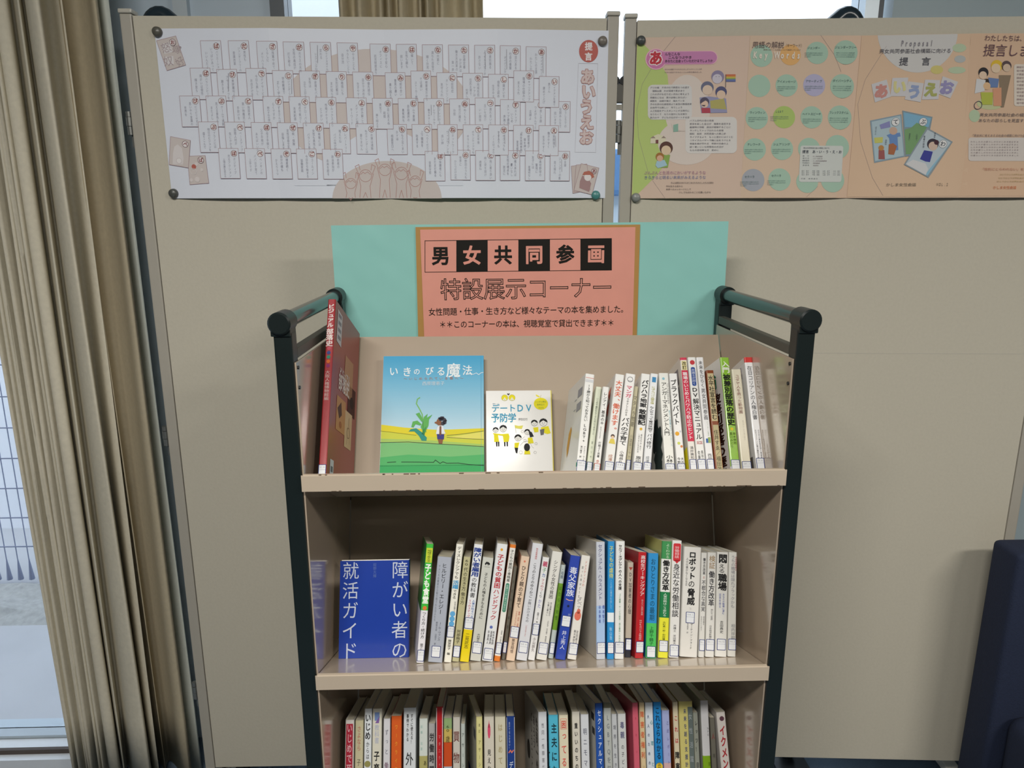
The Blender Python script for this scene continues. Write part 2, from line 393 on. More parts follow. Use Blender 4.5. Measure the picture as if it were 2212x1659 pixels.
# ------------------------------------------------------------------ posters
def crease_fn(cs, amps, zb, zt, bow):
    def f(s, z):
        for i in range(len(cs)-1):
            if s <= cs[i+1] or i == len(cs)-2:
                u = min(1, max(0, (s-cs[i])/(cs[i+1]-cs[i]))); base = amps[i]*(1-u)+amps[i+1]*u
                q = max(0, min(1, (zt-z)/(zt-zb)))
                return base + bow[i]*4*u*(1-u)*q*q
    return f
def paper(name, P, s0, s1, z0, z1, f, m, **tags):
    base = pmat(P) @ Matrix.Translation(((s0+s1)/2, 0, (z0+z1)/2)); inv = base.inverted()
    e = empty(name, base, **tags); g = MB(); nx, nz = 60, 14; vs = []
    for j in range(nz+1):
        for i in range(nx+1):
            s = s0+(s1-s0)*i/nx; z = z0+(z1-z0)*j/nz; vs.append(inv @ pmap(P, s, z, f(s, z)))
        fs = [(j*(nx+1)+i, j*(nx+1)+i+1, (j+1)*(nx+1)+i+1, (j+1)*(nx+1)+i) for j in range(nz) for i in range(nx)]
    g.add(vs, fs, m, False); sh = g.build('sheet', e)
    return sh, (lambda u, v, L: inv @ pmap(P, u, v, f(u, v)+.0007+L*.0002))
def magnet(P, px, py, h, label, off=.0045, r=.0105):
    s, z = lay(P, px, py); o = MB(); c = pmap(P, s, z, off); n = pnorm(P)
    o.tube((0, 0, 0), n*.004, r*1.04, mat(h, .35), 20, r*.96, False); 
    vs = []; fs = []; t = ptan(P)
    prof = [(r*.96, .004), (r*.9, .0065), (r*.62, .0085), (0.0001, .0092)]
    N = 20
    for rr_, hh in prof:
        for i in range(N): vs.append(n*hh+t*(rr_*cos(2*pi*i/N))+Vector((0, 0, rr_*sin(2*pi*i/N))))
    for a in range(3):
        for i in range(N): fs.append((a*N+i, a*N+(i+1) % N, (a+1)*N+(i+1) % N, (a+1)*N+i))
    o.add(vs, fs, mat(h, .35), True)
    return o.build('magnet', mw=Matrix.Translation(c), label=label, category='magnet')

# --- white poster with printed syllable cards
(aS, aZ), (bS, bZ) = lay(PL, 334, 62), lay(PL, 1308, 428)
cr = [aS] + [lay(PL, x, 250)[0] for x in (593, 838, 1073)] + [bS]
f1 = crease_fn(cr, [.0016, .0105, .0018, .0115, .0018], bZ, aZ, [.006, .007, .009, .007])
P1, map1 = paper('poster', PL, aS, bS, bZ, aZ, f1, mat('#dfe4f0', .5, noise=.01), label='white folded poster printed with rows of brown outlined cards, on the left panel', category='poster')
def LL(x, y): return lay(PL, x, y)
BR, BT, PK, GT = '#ac9096', '#935c5c', '#cbbcb7', '#9a9aaa'
big = PM()
def ell(cx_, cy_, rx, ry, h, L, n=48, a0=0, a1=2*pi): big.poly([LL(cx_+rx*cos(a0+(a1-a0)*i/n), cy_+ry*sin(a0+(a1-a0)*i/n)) for i in range(n)], h, L)
ell(812, 238, 203, 132, '#d3c9c6', 0); ell(830, 402, 122, 122, '#dfe4f0', 1, a0=pi, a1=2*pi)
big.rect(*LL(640, 402), *LL(1000, 372), '#dfe4f0', 1)
big.poly([LL(838+117*cos(pi+pi*i/40), 429-81*abs(sin(pi*i/40))) for i in range(41)], '#cfc5c2', 2)
mw_ = .0011
def pl_(pts, w=mw_, h='#b98d88', L=3, closed=False): big.line([LL(*p) for p in pts], w, h, L, closed)
for (x, y, r) in ((760, 397, 11), (791, 380, 13), (832, 367, 12.5), (868, 375, 13.5), (898, 392, 11.5)):
    pl_([(x+r*1.0*cos(2*pi*i/20), y+r*sin(2*pi*i/20)) for i in range(20)], closed=True)
    pl_([(x-r*.8, y-r*.2), (x-r*.4, y-r*.6), (x-r*.1, y-r*.35), (x+r*.3, y-r*.65), (x+r*.8, y-r*.2)])
    pl_([(x-r*1.1, y-3), (x-r*1.7, y-20), (x-r*1.1, y-24), (x-r*.9, y-12)]); pl_([(x+r*1.1, y-3), (x+r*1.6, y-20), (x+r*1.0, y-24), (x+r*.9, y-12)])
    pl_([(x-r*1.3, y-4), (x-r*.75, y+r+9), (x-r*.9, 427)]); pl_([(x+r*1.3, y-4), (x+r*.75, y+r+9), (x+r*.9, 427)])
    pl_([(x-r*.35, 427), (x, max(y+36, 410)), (x+r*.35, 427)])
cut1 = {'u': [cr[0]+.03*i for i in range(1, 34)]+cr[1:4], 'v': [bZ+.03*i for i in range(1, 12)]}
big.out('printed_circles', map1, P1, cut1)
WC, HC = .0447, .0655
def card(pm, px, py, kana, cols, z=0, w=WC, h=HC):
    s, t = LL(px, py); L = 4+z
    pm.rect(s, t-h, s+w, t, '#dce1ec' if z >= 0 else '#dce1ec', L)
    q = .0009
    for a, b in (((s, t), (s+w, t)), ((s+w, t), (s+w, t-h)), ((s+w, t-h), (s, t-h)), ((s, t-h), (s, t))): pm.line([a, b], q, BR, L+.6)
    cx_, cy_ = s+w*.77, t-h*.17; r = .0067
    pm.circ(cx_, cy_, r, '#e6e0e2', L+.5, n=20); pm.ring(cx_, cy_, r, .0008, '#6f5055', L+.7, n=20)
    pm.ch(kana, cx_, cy_, .0105, .0105, BT, L+.9, bold=.035)
    n = len(cols); xs = {1: [.77], 2: [.77, .5], 3: [.77, .5, .24], 4: [.77, .58, .39, .2]}[n]
    for i, c in enumerate(cols):
        dy = c[0] if isinstance(c, tuple) else [.31, .20, .33, .42][i] if n < 4 else [.31, .42, .16, .50][i]
        c = c[1] if isinstance(c, tuple) else c
        p = min(.0073, (h*.97-h*dy)/len(c))
        pm.vtext(c, s+w*xs[i], t-h*dy, t-h*dy-p*len(c), .0056, GT, L+.7, bold=.0)
ROWS = [
 [(435.3, 89.7, 'ば', 'バリエーション/いっぱいあって/いいんだよ'), (495.8, 90.2, 'だ', '男性も/ジェンダーフリーの/意識改革'), (557.3, 91.8, 'ざ', '残業やめて/くらしに/メリハリを'), (614.3, 92.8, 'が', 'ガラスの天井/女性の進出が/打ち破る'),
  (671.7, 93.3, 'ら', 'ライフスタイルが/変わる/シェアリング社会'), (729.3, 94.1, 'や', 'やることも/やりたいことも/自分流'), (799.8, 95.9, 'ま', 'ママ安心/オフィスに/託児制度あり'), (856.4, 96.9, 'は', '輝いて/女性も親も/担います'),
  (912.7, 98.2, 'な', '内面に/満ちた自信で/輝く外見'), (969.3, 99.3, 'た', '目標定着/かけ声は/働き方改革の/第一歩'), (1025.4, 100.3, 'さ', '差別煽る/ヘイトスピーチ/許さない'), (1080.5, 101.5, 'か', '活力ある/社会の基盤/ダイバーシティ'), (1136.2, 103.2, 'あ', 'アイメッセージ/わたしの主張/わたしの表現')],
 [(412.8, 148.4, 'ぱ', 'パラリンピック/障がいは個性/輝き放ち'), (470.7, 151.7, 'び', '美辞麗句より/アサーティブを/磨きます'), (534.2, 150, 'で', 'デイサービス/今日も楽しく/お出かけを'), (591.6, 154.6, 'じ', 'ジェンダーフリー/学校教育で/正しく学ぶ'),
  (648.7, 155.3, 'ぎ', '逆境をバネに/女性は/立ち上がる'), (706, 156, 'り', '離婚にも/性別記載は/まだ知らず'), (762.7, 156.6, 'ゆ', '優先順位/自分で決めて/生きやすく'), (832.3, 157.9, 'み', '認め合い/意見の違い/乗り越えて'), (887.9, 154.8, 'ひ', '被害者だから/では遅い/ストーカー捜査'),
  (944, 158.9, 'に', '認知症/オレンジリング/見守られ'), (999.8, 160.4, 'ち', '地域包括/ケアは/住民主導で/知恵しぼる'), (1055, 163, 'し', '障がいを/個性と認め/生きやすく'), (1109.6, 155.2, 'き', 'キャリアアップ/職場の仕組みに/支えられ', 2.4), (1164.4, 167, 'い', 'イクメンを育て/男さん/褒めて上げ', 3)],
 [(390, 208.2, 'ぴ', 'ピリピリせずに/思いやり言葉の/世界を'), (447.6, 208.6, 'ぶ', 'ゲームで通勤/見える景色も/またよし'), (505.5, 209.3, 'ど', '独居老人/買い物難民に/手助けを'), (570.9, 210.1, 'ず', 'ずるさんは/らくですか/親のすねの使い道'), (627.2, 210.6, 'ぐ', 'グローバルな/視点で気づく/未来創造'),
  (684, 211.7, 'る', 'ルックスより/性格イケてる/ヒトがいい'), (749, 212.4, 'よ', '読み解こう/メディアに踊る/キーワード'), (805.1, 213.2, 'め', '目に見えぬ/結婚/勇気で/乗り越える', 3), (860.5, 213.7, 'む', 'ムラ意識/自由選択の/勇気持ち'), (916.3, 214.4, 'ふ', 'フレックスで/テレワークで/働きやすくなる'),
  (971.6, 215.2, 'ぬ', 'ぬくもりで/育児介護を/分担'), (1026.6, 213.7, 'つ', '連れ合いと/互いを紹介/いい関係'), (1080.8, 217.3, 'す', 'ストップ/いじめ/ストップ虐待/声高く'), (1135, 217.3, 'く', '苦しき嫁/つよがらんでと/主婦よ'), (1188.7, 220.7, 'う', 'うしろでの/役割みんなで/担います')],
 [(431, 264.5, 'ぷ', 'プランには/明日のビジョンを/盛りこんで'), (488.5, 265.3, 'べ', 'ベースアップ/国籍人材が/気にかかる'), (546, 266.1, 'ぼ', '母子手帳と/父子手帳が/あればいいな'), (602.2, 266.7, 'ぜ', '税・保険/女性は自立を/目指します'), (657.7, 267.4, 'げ', '現場には/女性も男性も/バランス良く'),
  (713.7, 268, 'れ', 'レパートリー/増えたね/パパの味が好き'), (770.1, 268.5, 'ろ', 'お嬢は通販/私のカレンダーには/要りません'), (836.5, 269.4, 'も', 'もう泣くまい/DVは/相談窓口へ'), (890.7, 269.8, 'へ', 'へりくだりが/上下関係を/助長する'), (945.8, 270.7, 'ね', 'ネットワーク/ウィンウィンの/良い絆', 2.4),
  (1000.8, 271, 'て', '定年後/ボランティアでも/キラリ光る'), (1055.6, 271.6, 'せ', 'セクハラも/マタハラも/ノーとはっきり', 2.4), (1108.9, 272.4, 'け', '経営者が/背を押す/『男女共同参画』/宣言都市'), (1163.5, 272.8, 'え', '笑顔増す/働きやすく/生きやすく', 2.4)],
 [(475.8, 321.7, 'ぽ', 'ポジティブ/光るアクション/上場企業を変える'), (532.4, 322.2, 'ぺ', 'ペンギンの/パパは子育て/上手です'), (588.8, 322.8, 'ぞ', '増産続く/自分の嫁も/かえりつつ'), (643.4, 323.1, 'ご', 'ゴールイン/今日から始まる/協働家庭'), (698.9, 323.5, 'わ', '若者の/政治参加が/未来を創る'),
  (919.1, 327.8, 'ほ', '保護者にも/まだまだ偏る/役割分担'), (973.9, 325.8, 'の', '野田のうたも/世界に/ひとつだけの花'), (1027.5, 326.7, 'と', '隣に寄り添い/時に愛を助け/歳重ね'), (1080.5, 326.7, 'そ', '備えあれば/憂いなし/女性の視点を/防災に'), (1134.4, 327.2, 'こ', '高校野球の/聖地に/女子には/居場所なし'), (1187.9, 327.7, 'お', '主婦/ジェンダーの影/見え隠れ')]]
pc = PM()
for r, row in enumerate(ROWS):
    for it in row:
        dz = it[4] if len(it) > 4 else 0
        card(pc, it[0], it[1], it[2], it[3].split('/'), r*1.2+dz)
for kx, ky0, ky1 in ((688, 100, 138), (497, 160, 198), (633, 173, 205), (1048, 112, 152), (1094, 110, 152), (1172, 122, 160), (932, 228, 250), (947, 230, 262), (970, 281, 312), (1077, 285, 307), (1090, 292, 312), (1199, 295, 318), (1212, 345, 372)):
    pc.line([LL(kx, ky0), LL(kx+.5, ky1)], .0006, '#77707c', 12)
pc.out('printed_cards', map1, P1, {'u': cr[1:4], 'v': []}, kind='stuff')
# title and loose cards
t1 = PM()
def c2(x, y): return (320+x/4.096, 50+y/4.096)
def c3(x, y): return (820+x/4.096, 50+y/4.096)
def q1(pts, h, L, cf=c2, out=BR): p = [LL(*cf(*a)) for a in pts]; t1.poly(p, h, L); t1.line(p, .0009, out, L+.5, True)
s, z = LL(*c3(1847, 252)); t1.circ(s, z, .0215, '#c06a62', 1, n=32, ry=.0232)
t1.ch('提', s, z+.0095, .0175, .0175, '#f0ecee', 2, .03); t1.ch('言', s, z-.0115, .0175, .0175, '#f0ecee', 2, .03)
a = LL(*c3(1757, 360)); b = LL(*c3(1918, 1145)); t1.line([a, (b[0]-.002, a[1]), (b[0]-.002, b[1]), (a[0]-.0045, b[1])], .0004, '#bcb6bc', 1, True)
for i, (c, x, y) in enumerate(zip('あいうえお', (1838, 1846, 1828, 1832, 1825), (480, 612, 745, 880, 1015))):
    s, z = LL(*c3(x, y)); t1.ch(c, s, z, .033, .034, '#b98f8c', 2, .075); t1.ch(c, s, z, .033, .034, '#d8c6c4', 3, .035)
q1([(79, 158), (252, 118), (340, 375), (173, 422)], '#cfc6c3', 2)
q1([(205, 1005), (385, 1040), (368, 1282), (192, 1252)], '#cfc6c3', 5)
q1([(358, 1180), (518, 1175), (553, 1418), (382, 1430)], '#cfc6c3', 3)
for pts, h in (([(125, 190), (200, 165), (225, 260), (150, 275)], '#dcd8da'), ([(145, 300), (230, 295), (238, 370), (160, 375)], '#dcd8da')): t1.poly([LL(*c2(*p)) for p in pts], h, 3)
for c, x, y, sz, ro in (('怒', 165, 222, .022, .25), ('嫁', 262, 235, .02, -.2), ('奴', 185, 340, .022, .1), ('好', 290, 345, .02, .5)):
    s, z = LL(*c2(x, y)); t1.ch(c, s, z, sz, sz, '#b3a4a8', 4, 0, ro)
def rk(c, x, y, cf=c2, L=7, r=.0068):
    s, z = LL(*cf(x, y)); t1.circ(s, z, r, '#e8e2e4', L, n=20); t1.ring(s, z, r, .0009, '#6f5055', L+.5, n=20); t1.ch(c, s, z, .010, .010, BT, L+1, .03)
rk('お', 225, 175); rk('ぺ', 340, 1073); rk('ば', 480, 1215)
t1.poly([LL(*c2(*p)) for p in ((270, 1075), (310, 1110), (325, 1200), (320, 1255), (225, 1250), (228, 1150), (240, 1095))], '#dcd6d6', 6)
t1.circ(*LL(*c2(283, 1220)), .006, '#e6e2e2', 6.5, n=16); t1.ring(*LL(*c2(283, 1220)), .006, .0006, '#c0b2b2', 7, n=16)
s, z = LL(*c2(418, 1272)); t1.circ(s, z, .0052, '#b9685c', 6, n=20); t1.ring(*LL(*c2(415, 1315)), .007, .0007, '#e4dede', 6, n=16)
for x, y, r in ((440, 1250, .004), (490, 1300, .0035), (395, 1390, .004), (450, 1385, .006)): t1.circ(*LL(*c2(x, y)), r, '#dbd3d2', 6, n=12)
q1([(1692, 1268), (1790, 1255), (1830, 1480), (1705, 1508)], '#cbbfbc', 3, c3); q1([(1735, 1258), (1830, 1248), (1860, 1480), (1715, 1495)], '#cbbfbc', 4, c3)
q1([(1780, 1245), (1938, 1283), (1875, 1518), (1715, 1480)], '#cfc4c1', 5, c3)
t1.poly([LL(*c3(*p)) for p in ((1790, 1350), (1768, 1400), (1762, 1460), (1850, 1495), (1868, 1420), (1845, 1380))], '#a9898a', 6)
t1.circ(*LL(*c3(1838, 1365)), .0085, '#e6e0e0', 7, n=18); s, z = LL(*c3(1845, 1350)); t1.circ(s, z, .0098, '#b87060', 6.6, n=18)
t1.poly([LL(*c3(*p)) for p in ((1790, 1345), (1805, 1318), (1850, 1308), (1885, 1330), (1895, 1365), (1875, 1372), (1860, 1345), (1810, 1345))], '#b87060', 8)
rk('あ', 1893, 1311, c3, 9, .006)
t1.out('printed_title', map1, P1, kind='stuff')
magnet(PL, 342, 70, '#5b5a52', 'grey brown magnet at the top left corner of the white poster')
magnet(PL, 377, 418, '#4f514e', 'dark grey magnet at the bottom left corner of the white poster')
magnet(PL, 1301, 90, '#7a746c', 'taupe magnet at the top right corner of the white poster')
magnet(PL, 1286, 422, '#4f8d8b', 'teal magnet at the bottom right corner of the white poster')

# --- orange poster
(aS, aZ) = lay(PR, 1376, 82); bZ = lay(PR, 1800, 428)[1]; bS = lay(PR, 2212, 200)[0]+.13
cr2 = [aS, lay(PR, 1607, 250)[0], lay(PR, 1846, 250)[0], lay(PR, 2090, 250)[0], bS]
f2 = crease_fn(cr2, [.0016, .0110, .0022, .0110, .0016], bZ, aZ, [.005, .007, .008, .006])
P2, map2 = paper('poster', PR, aS, bS, bZ, aZ, f2, mat('#d9bba2', .5, noise=.04, scale=6), label='orange folded poster printed with coloured circles and cards, on the right panel', category='poster')
b2 = PM(); cut2 = {'u': [aS+.03*i for i in range(1, 36)]+cr2[1:4], 'v': [bZ+.03*i for i in range(1, 12)]}
def RR(x, y): return lay(PR, x, y)
def c4(x, y): return (1340+x/4.254, 50+y/4.254)
def c5(x, y): return (1780+x/3.771, y/3.771)
def bp(pts, h, L=0, cf=c4):
    b2.poly([(max(aS+.0005, min(bS, p[0])), max(bZ+.0005, min(aZ-.0005, p[1]))) for p in (RR(*cf(*a)) for a in pts)], h, L)
def bc(x, y, r, h, L=1, cf=c4, ry=None, a0=0, a1=2*pi, n=36):
    ry = r if ry is None else ry
    bp([(x+r*cos(a0+(a1-a0)*i/n), y+ry*sin(a0+(a1-a0)*i/n)) for i in range(n+1 if a1 < 6 else n)], h, L, cf)
bp([(150, 140), (1178, 115), (1090, 1612), (105, 1612)], '#d8bfae', 0)
bp([(150, 140), (250, 235), (330, 330), (430, 480), (440, 600), (470, 900), (480, 1100), (440, 1250), (330, 1400), (120, 1610), (104, 1612)], '#b9cc7c', 1)
bc(610, 800, 205, '#dccfc6', 2, ry=320); bc(600, 1100, 260, '#dccfc6', 2, ry=205); bp([(470, 880), (1050, 880), (830, 1180), (480, 1180)], '#dccfc6', 2)
bp([(1180, 115), (1960, 100), (2040, 100), (1980, 1605), (1090, 1612)], '#d8bfa8', 0)
TE = '#a9c7b4'
bc(1283, 310, 102, TE, 2); bc(1550, 300, 95, '#e3b274', 2)
G_ = {}
for x, y, h in ((1798, 280, TE), (1263, 585, TE), (1515, 580, TE), (1770, 575, '#b6b3d0'), (1240, 880, TE), (1490, 870, '#afc672'), (1745, 870, TE), (1220, 1165, TE), (1470, 1160, TE), (1205, 1445, '#a9adb6'), (1445, 1440, TE), (1720, 1160, TE), (1700, 1460, TE)): bc(x, y, 102, h, 2)
for x, y in ((170, 430), (140, 705), (120, 960), (100, 1200), (60, 1470)): bc(x, y, 98, TE, 2, c5)
bp([(305, 268), (1175, 250), (1140, 1600), (183, 1605)], '#dabca0', 0.5, c5); bp([(1175, 250), (1700, 245), (1700, 1600), (1080, 1600)], '#d8b89c', 0.5, c5)
bc(748, 262, 320, '#cfcdcb', 2, c5, ry=335, a0=0, a1=pi)
for x, y, rx, ry, h in ((1080, 400, 55, 35, '#b9c9ab'), (1085, 490, 45, 30, '#b5b9b8'), (1060, 580, 70, 28, '#b9c9ab'), (900, 575, 50, 35, '#d0c47c'), (1330, 850, 110, 50, '#c3c79a'), (1200, 950, 45, 50, '#b5c7a8')): bc(x, y, rx, h, 2.3, c5, ry)
def bl(pts, cf, w=.0005, h='#9c8f92', L=3): b2.line([RR(*cf(*p)) for p in pts], w, h, L)
bl([(500, 130), (330, 340), (200, 560), (150, 800), (165, 1050), (260, 1400), (410, 1618)], c4); bl([(1830, 115), (1960, 300), (2020, 450)], c4); bl([(1690, 1600), (1800, 1500)], c4)
bl([(500, 380), (330, 650), (270, 850), (290, 1150), (380, 1450), (460, 1595)], c5)
b2.out('printed_background', map2, P2, cut2)
p2 = PM()
def RRm(cf, x, y): return RR(*cf(x, y))
def pp(pts, h, L=5, cf=c4): p2.poly([RRm(cf, *a) for a in pts], h, L)
def pcir(x, y, r, h, L=5, cf=c4, ry=None): ry = r if ry is None else ry; pp([(x+r*cos(2*pi*i/20), y+ry*sin(2*pi*i/20)) for i in range(20)], h, L, cf)
def rrc(x0, y0, x1, y1, r, h, L, cf, sk=0):
    pts = []
    for cx_, cy_, a in ((x1-r, y1-r, 0), (x0+r, y1-r, 90), (x0+r, y0+r, 180), (x1-r, y0+r, 270)):
        pts += [(cx_+r*cos(radians(a+k*22.5))-sk*(cy_-y0), cy_+r*sin(radians(a+k*22.5))) for k in range(5)]
    pp(pts, h, L, cf)
def ht(t, x0, y, x1, hh, h, cf=c4, L=8, bold=0):
    a = RRm(cf, x0, y); b = RRm(cf, x1, y); sc = .00102/(4.254 if cf is c4 else 3.771)
    p2.htext(t, a[0], a[1], b[0], hh*sc, h, L, bold, atan2(b[1]-a[1], b[0]-a[0]))
rrc(250, 262, 885, 388, 62, '#e8b9c4', 4, c4); rrc(258, 268, 878, 382, 58, '#c886b4', 5, c4)
pcir(325, 335, 98, '#e9b7c6', 4.5); pcir(325, 335, 88, '#cf7fae', 5.5)
a = RRm(c4, 322, 328); p2.ch('あ', a[0], a[1], .031, .031, '#f2e6e8', 7, .10); p2.ch('あ', a[0], a[1], .031, .031, '#c23a48', 8, .045)
ht('んなこんな', 405, 290, 545, 30, '#4a3a48', bold=.01); ht('こんなつぶやき', 435, 322, 650, 28, '#4a3a48', bold=.01); ht('あなたに出会っていただけるでしょうか', 405, 355, 840, 28, '#4a3a48', bold=.01)
ht('あらゆる場面でそのたびにわたしがつぶやくこうした声', 402, 430, 740, 15, '#8a7a80'); ht('だから提言できるたくさんの声を集めました', 402, 457, 740, 15, '#8a7a80')
rrc(250, 570, 650, 890, 45, '#d8d6d4', 4, c4); rrc(590, 868, 1058, 1200, 45, '#dcd8d4', 4, c4)
for i, t in enumerate(('アジの毎　夕方の仕で野菜をつめ返す', '　理解出展　わが深緒で思ままり', 'これの子がも切り広い次ねに考えよう', '両親をになは　家の幼稚にあたばい', '細胞を　出線の強さ　越えている', '子の仕事の社会復帰より女性の職場改革', 'お台所では楽しい　今でしょう', '人工知能をアシスタントにする時代に', 'なりたくて　なりの自分になる努力', '動力のや　子どもの仕がボートする日')): ht(t, 270, 597+i*30.5, 270+21*len(t), 19, '#77757f')
for i, t in enumerate(('バブル世代の母の将来', '家事を楽しむ自立が　職業を自覚する', '産業時の情報　震災が経験するごとに', 'ランチしてトップはれらの自慢', '親和　着床　共同意識への第二歩', 'ライフするよう　もっと豊かにはぐくむ', 'リサイクルバザーで輪に出をうけとる', '老後を楽が守れる　年齢の社会の上', '説く老いじいな用等性の方法が', 'もらの意地等な方　定めに')): ht(t, 628, 902+i*30, 628+22*len(t), 19, '#77757f')
# family group on the poster
for x, y, r, h in ((885, 500, 58, '#8e86a4'), (880, 520, 44, '#ccc6d2'), (790, 600, 58, '#6d7088'), (792, 622, 46, '#dcc6b4'), (915, 640, 52, '#57587c'), (915, 665, 40, '#dcc2ac'), (765, 730, 42, '#5a5468'), (765, 750, 33, '#e2c4b0')): pcir(x, y, r, h, 5+(.5 if r < 50 else 0))
pp([(720, 690), (800, 680), (960, 700), (970, 830), (735, 832)], '#9898b8', 5.2); pp([(815, 720), (940, 700), (965, 800), (820, 790)], '#b3ab6a', 5.4); pp([(735, 785), (815, 785), (818, 832), (740, 832)], '#b34a5a', 5.8)
for i, h in enumerate(('#c8694c', '#d08a50', '#cdbb58', '#8fa860', '#6a7cae', '#6670a4')): pp([(960, 480+i*11), (1046, 480+i*11), (1046, 492+i*11), (960, 492+i*11)], h, 6)
pp([(955, 480), (960, 480), (958, 600), (953, 600)], '#565058', 6); ht('・・', 855, 500, 910, 30, '#5a5468')
pp([(480, 940), (525, 928), (525, 1000), (482, 1004)], '#8fb4a4', 5)
# house, mother and child
pp([(275, 1060), (300, 1040), (345, 1022), (390, 1040), (412, 1062), (412, 1108), (272, 1108)], '#dcd6bc', 5); pp([(270, 1060), (300, 1040), (320, 1060)], '#9a8a80', 6); pp([(370, 1060), (392, 1040), (415, 1060)], '#9a8a80', 6); pp([(320, 1075), (345, 1075), (345, 1108), (320, 1108)], '#7a4a4a', 6)
pcir(416, 1150, 60, '#5e4038', 6); pcir(415, 1172, 44, '#e0c8aa', 6.5); pp([(390, 1205), (452, 1215), (430, 1330), (370, 1330)], '#8fae5a', 6.2); pcir(358, 1230, 38, '#a5743c', 7); pcir(358, 1245, 28, '#dcb094', 7.5); pp([(330, 1270), (400, 1260), (425, 1310), (340, 1335), (318, 1310)], '#a8c8d8', 7.2)
ht('ぷんぷんと生活のにおいがするような', 215, 1377, 775, 36, '#b78aa4'); ht('きらきらと明るい未来がみえるような', 215, 1420, 775, 36, '#8088b0')
ht('そんな提言のかけらがこめられたわたしたちの日常を', 455, 1470, 845, 20, '#5a5054'); ht('今を生きる皆から', 412, 1501, 565, 20, '#5a5054'); ht('未来へのメッセージとして', 412, 1529, 640, 20, '#5a5054'); ht('少しでも伝わることを願いながら', 528, 1557, 820, 20, '#5a5054')
ht('用語の解説', 1197, 212, 1492, 62, '#7a6a68'); ht('（キーワード）', 1492, 215, 1670, 34, '#8a7664'); ht('提言に出てくる言葉について解説しています', 1300, 255, 1645, 15, '#8a7664'); ht('Key Words', 1200, 305, 1650, 80, '#e6dccf', bold=.04)
for x, y, t, w in ((1765, 235, 'ジェンダー', 120), (1512, 545, 'アイメッセージ', 175), (1765, 540, 'アサーティブ', 155), (1245, 828, 'ウィンウィン', 145), (1447, 820, 'LGBT', 75), (1745, 840, 'ヘイトスピーチ', 175), (1212, 1120, 'テレワーク', 120), (1465, 1118, 'シェアリング', 155), (1172, 1415, 'セクハラ', 90), (1415, 1405, 'セクハラ', 90)):
    ht(t, x-w/2, y, x+w/2, 26, '#5f7a78'); 
    for k in range(3): ht('社会的な意味での個人の生き方のことを'[k:k+(14 if k < 2 else 5)], x-85, y+47+k*17, x-85+(14 if k < 2 else 5)*12, 12, '#6f8a88')
for x, y, t, w in ((168, 390, 'ジェンダーフリー', 180), (140, 662, 'ダイバーシティ', 160), (112, 920, 'フレックスタイム', 160)):
    ht(t, x-w/2, y, x+w/2, 24, '#5f7a78', c5)
    for k in range(3): ht('性別にとらわれない多様な働き方をいう'[k:k+13], x-78, y+45+k*16, x+75, 11, '#6f8a88', c5)
rrc(1640, 1130, 2040, 1462, 20, '#cfd3cf', 5, c4, .06)
ht('男女共同参画社会の構築に向けた', 1665, 1152, 1910, 16, '#6a7078'); ht('提言　あ・い・う・え・お', 1655, 1186, 2025, 32, '#4c5460', bold=.01)
for i, (t, u) in enumerate((('発　行', 'かしま女性会議'), ('発行日', '二〇一七年三月'), ('編集委員', 'かしま女性会議編集部'), ('作成協力', '市民活動課'), ('連絡先', '市役所内'))): ht(t, 1655, 1225+i*21, 1720, 14, '#767a80'); ht(u, 1752, 1228+i*21, 1752+13*len(u), 14, '#8a7a80')
for i in range(3):
    for k in range(4): ht(('石川 和子', '中田 良美', '山本 正子', '小川 文江')[k], 1647+k*98, 1362+i*17, 1715+k*98, 13, '#767a80')
ht('印刷　株式会社', 1638, 1432, 1800, 14, '#767a80')
ht('Proposal', 610, 360, 875, 62, '#8b8890', c5, bold=.02); ht('男女共同参画社会構築に向ける', 440, 423, 1015, 38, '#6c6a72', c5); ht('提', 600, 508, 672, 68, '#5a5a62', c5, bold=.01); ht('言', 776, 508, 850, 68, '#5a5a62', c5, bold=.01)
for pts, c, h, x, y in (([(378, 690), (500, 652), (533, 792), (405, 838)], 'あ', '#c98f88', 455, 748), ([(545, 640), (672, 637), (655, 790), (528, 788)], 'い', '#d6cf94', 600, 714), ([(672, 668), (795, 685), (768, 838), (642, 815)], 'う', '#93a2c6', 718, 755), ([(805, 655), (925, 660), (910, 815), (778, 818)], 'え', '#a8ab66', 850, 738), ([(945, 628), (1068, 675), (1005, 808), (908, 770)], 'お', '#9691bb', 975, 722)):
    pp(pts, '#cdcbce', 5, c5); a = RRm(c5, x, y); p2.ch(c, a[0], a[1], .031, .031, h, 7, .06)
pp([(366, 985), (615, 935), (638, 1280), (395, 1330)], '#8ba0ae', 4.5, c5); pp([(378, 995), (605, 948), (628, 1272), (402, 1315)], '#aec3cc', 5, c5)
pp([(622, 905), (862, 958), (800, 1260), (640, 1280)], '#8296a2', 5.2, c5); pp([(632, 920), (850, 968), (830, 1040), (640, 1040)], '#7fb0cc', 5.5, c5); pp([(636, 1060), (690, 1045), (735, 1005), (815, 1040), (790, 1250), (645, 1262)], '#79a070', 5.7, c5)
pp([(815, 1045), (1022, 1160), (822, 1452), (628, 1345)], '#8d9aa2', 6, c5); pp([(820, 1062), (1005, 1165), (815, 1435), (642, 1340)], '#b9c6ce', 6.3, c5); pp([(642, 1340), (700, 1305), (800, 1335), (820, 1380), (800, 1430)], '#d2d2d4', 6.6, c5); pp([(985, 1195), (1000, 1172), (815, 1435), (795, 1425)], '#8fbad0', 6.5, c5)
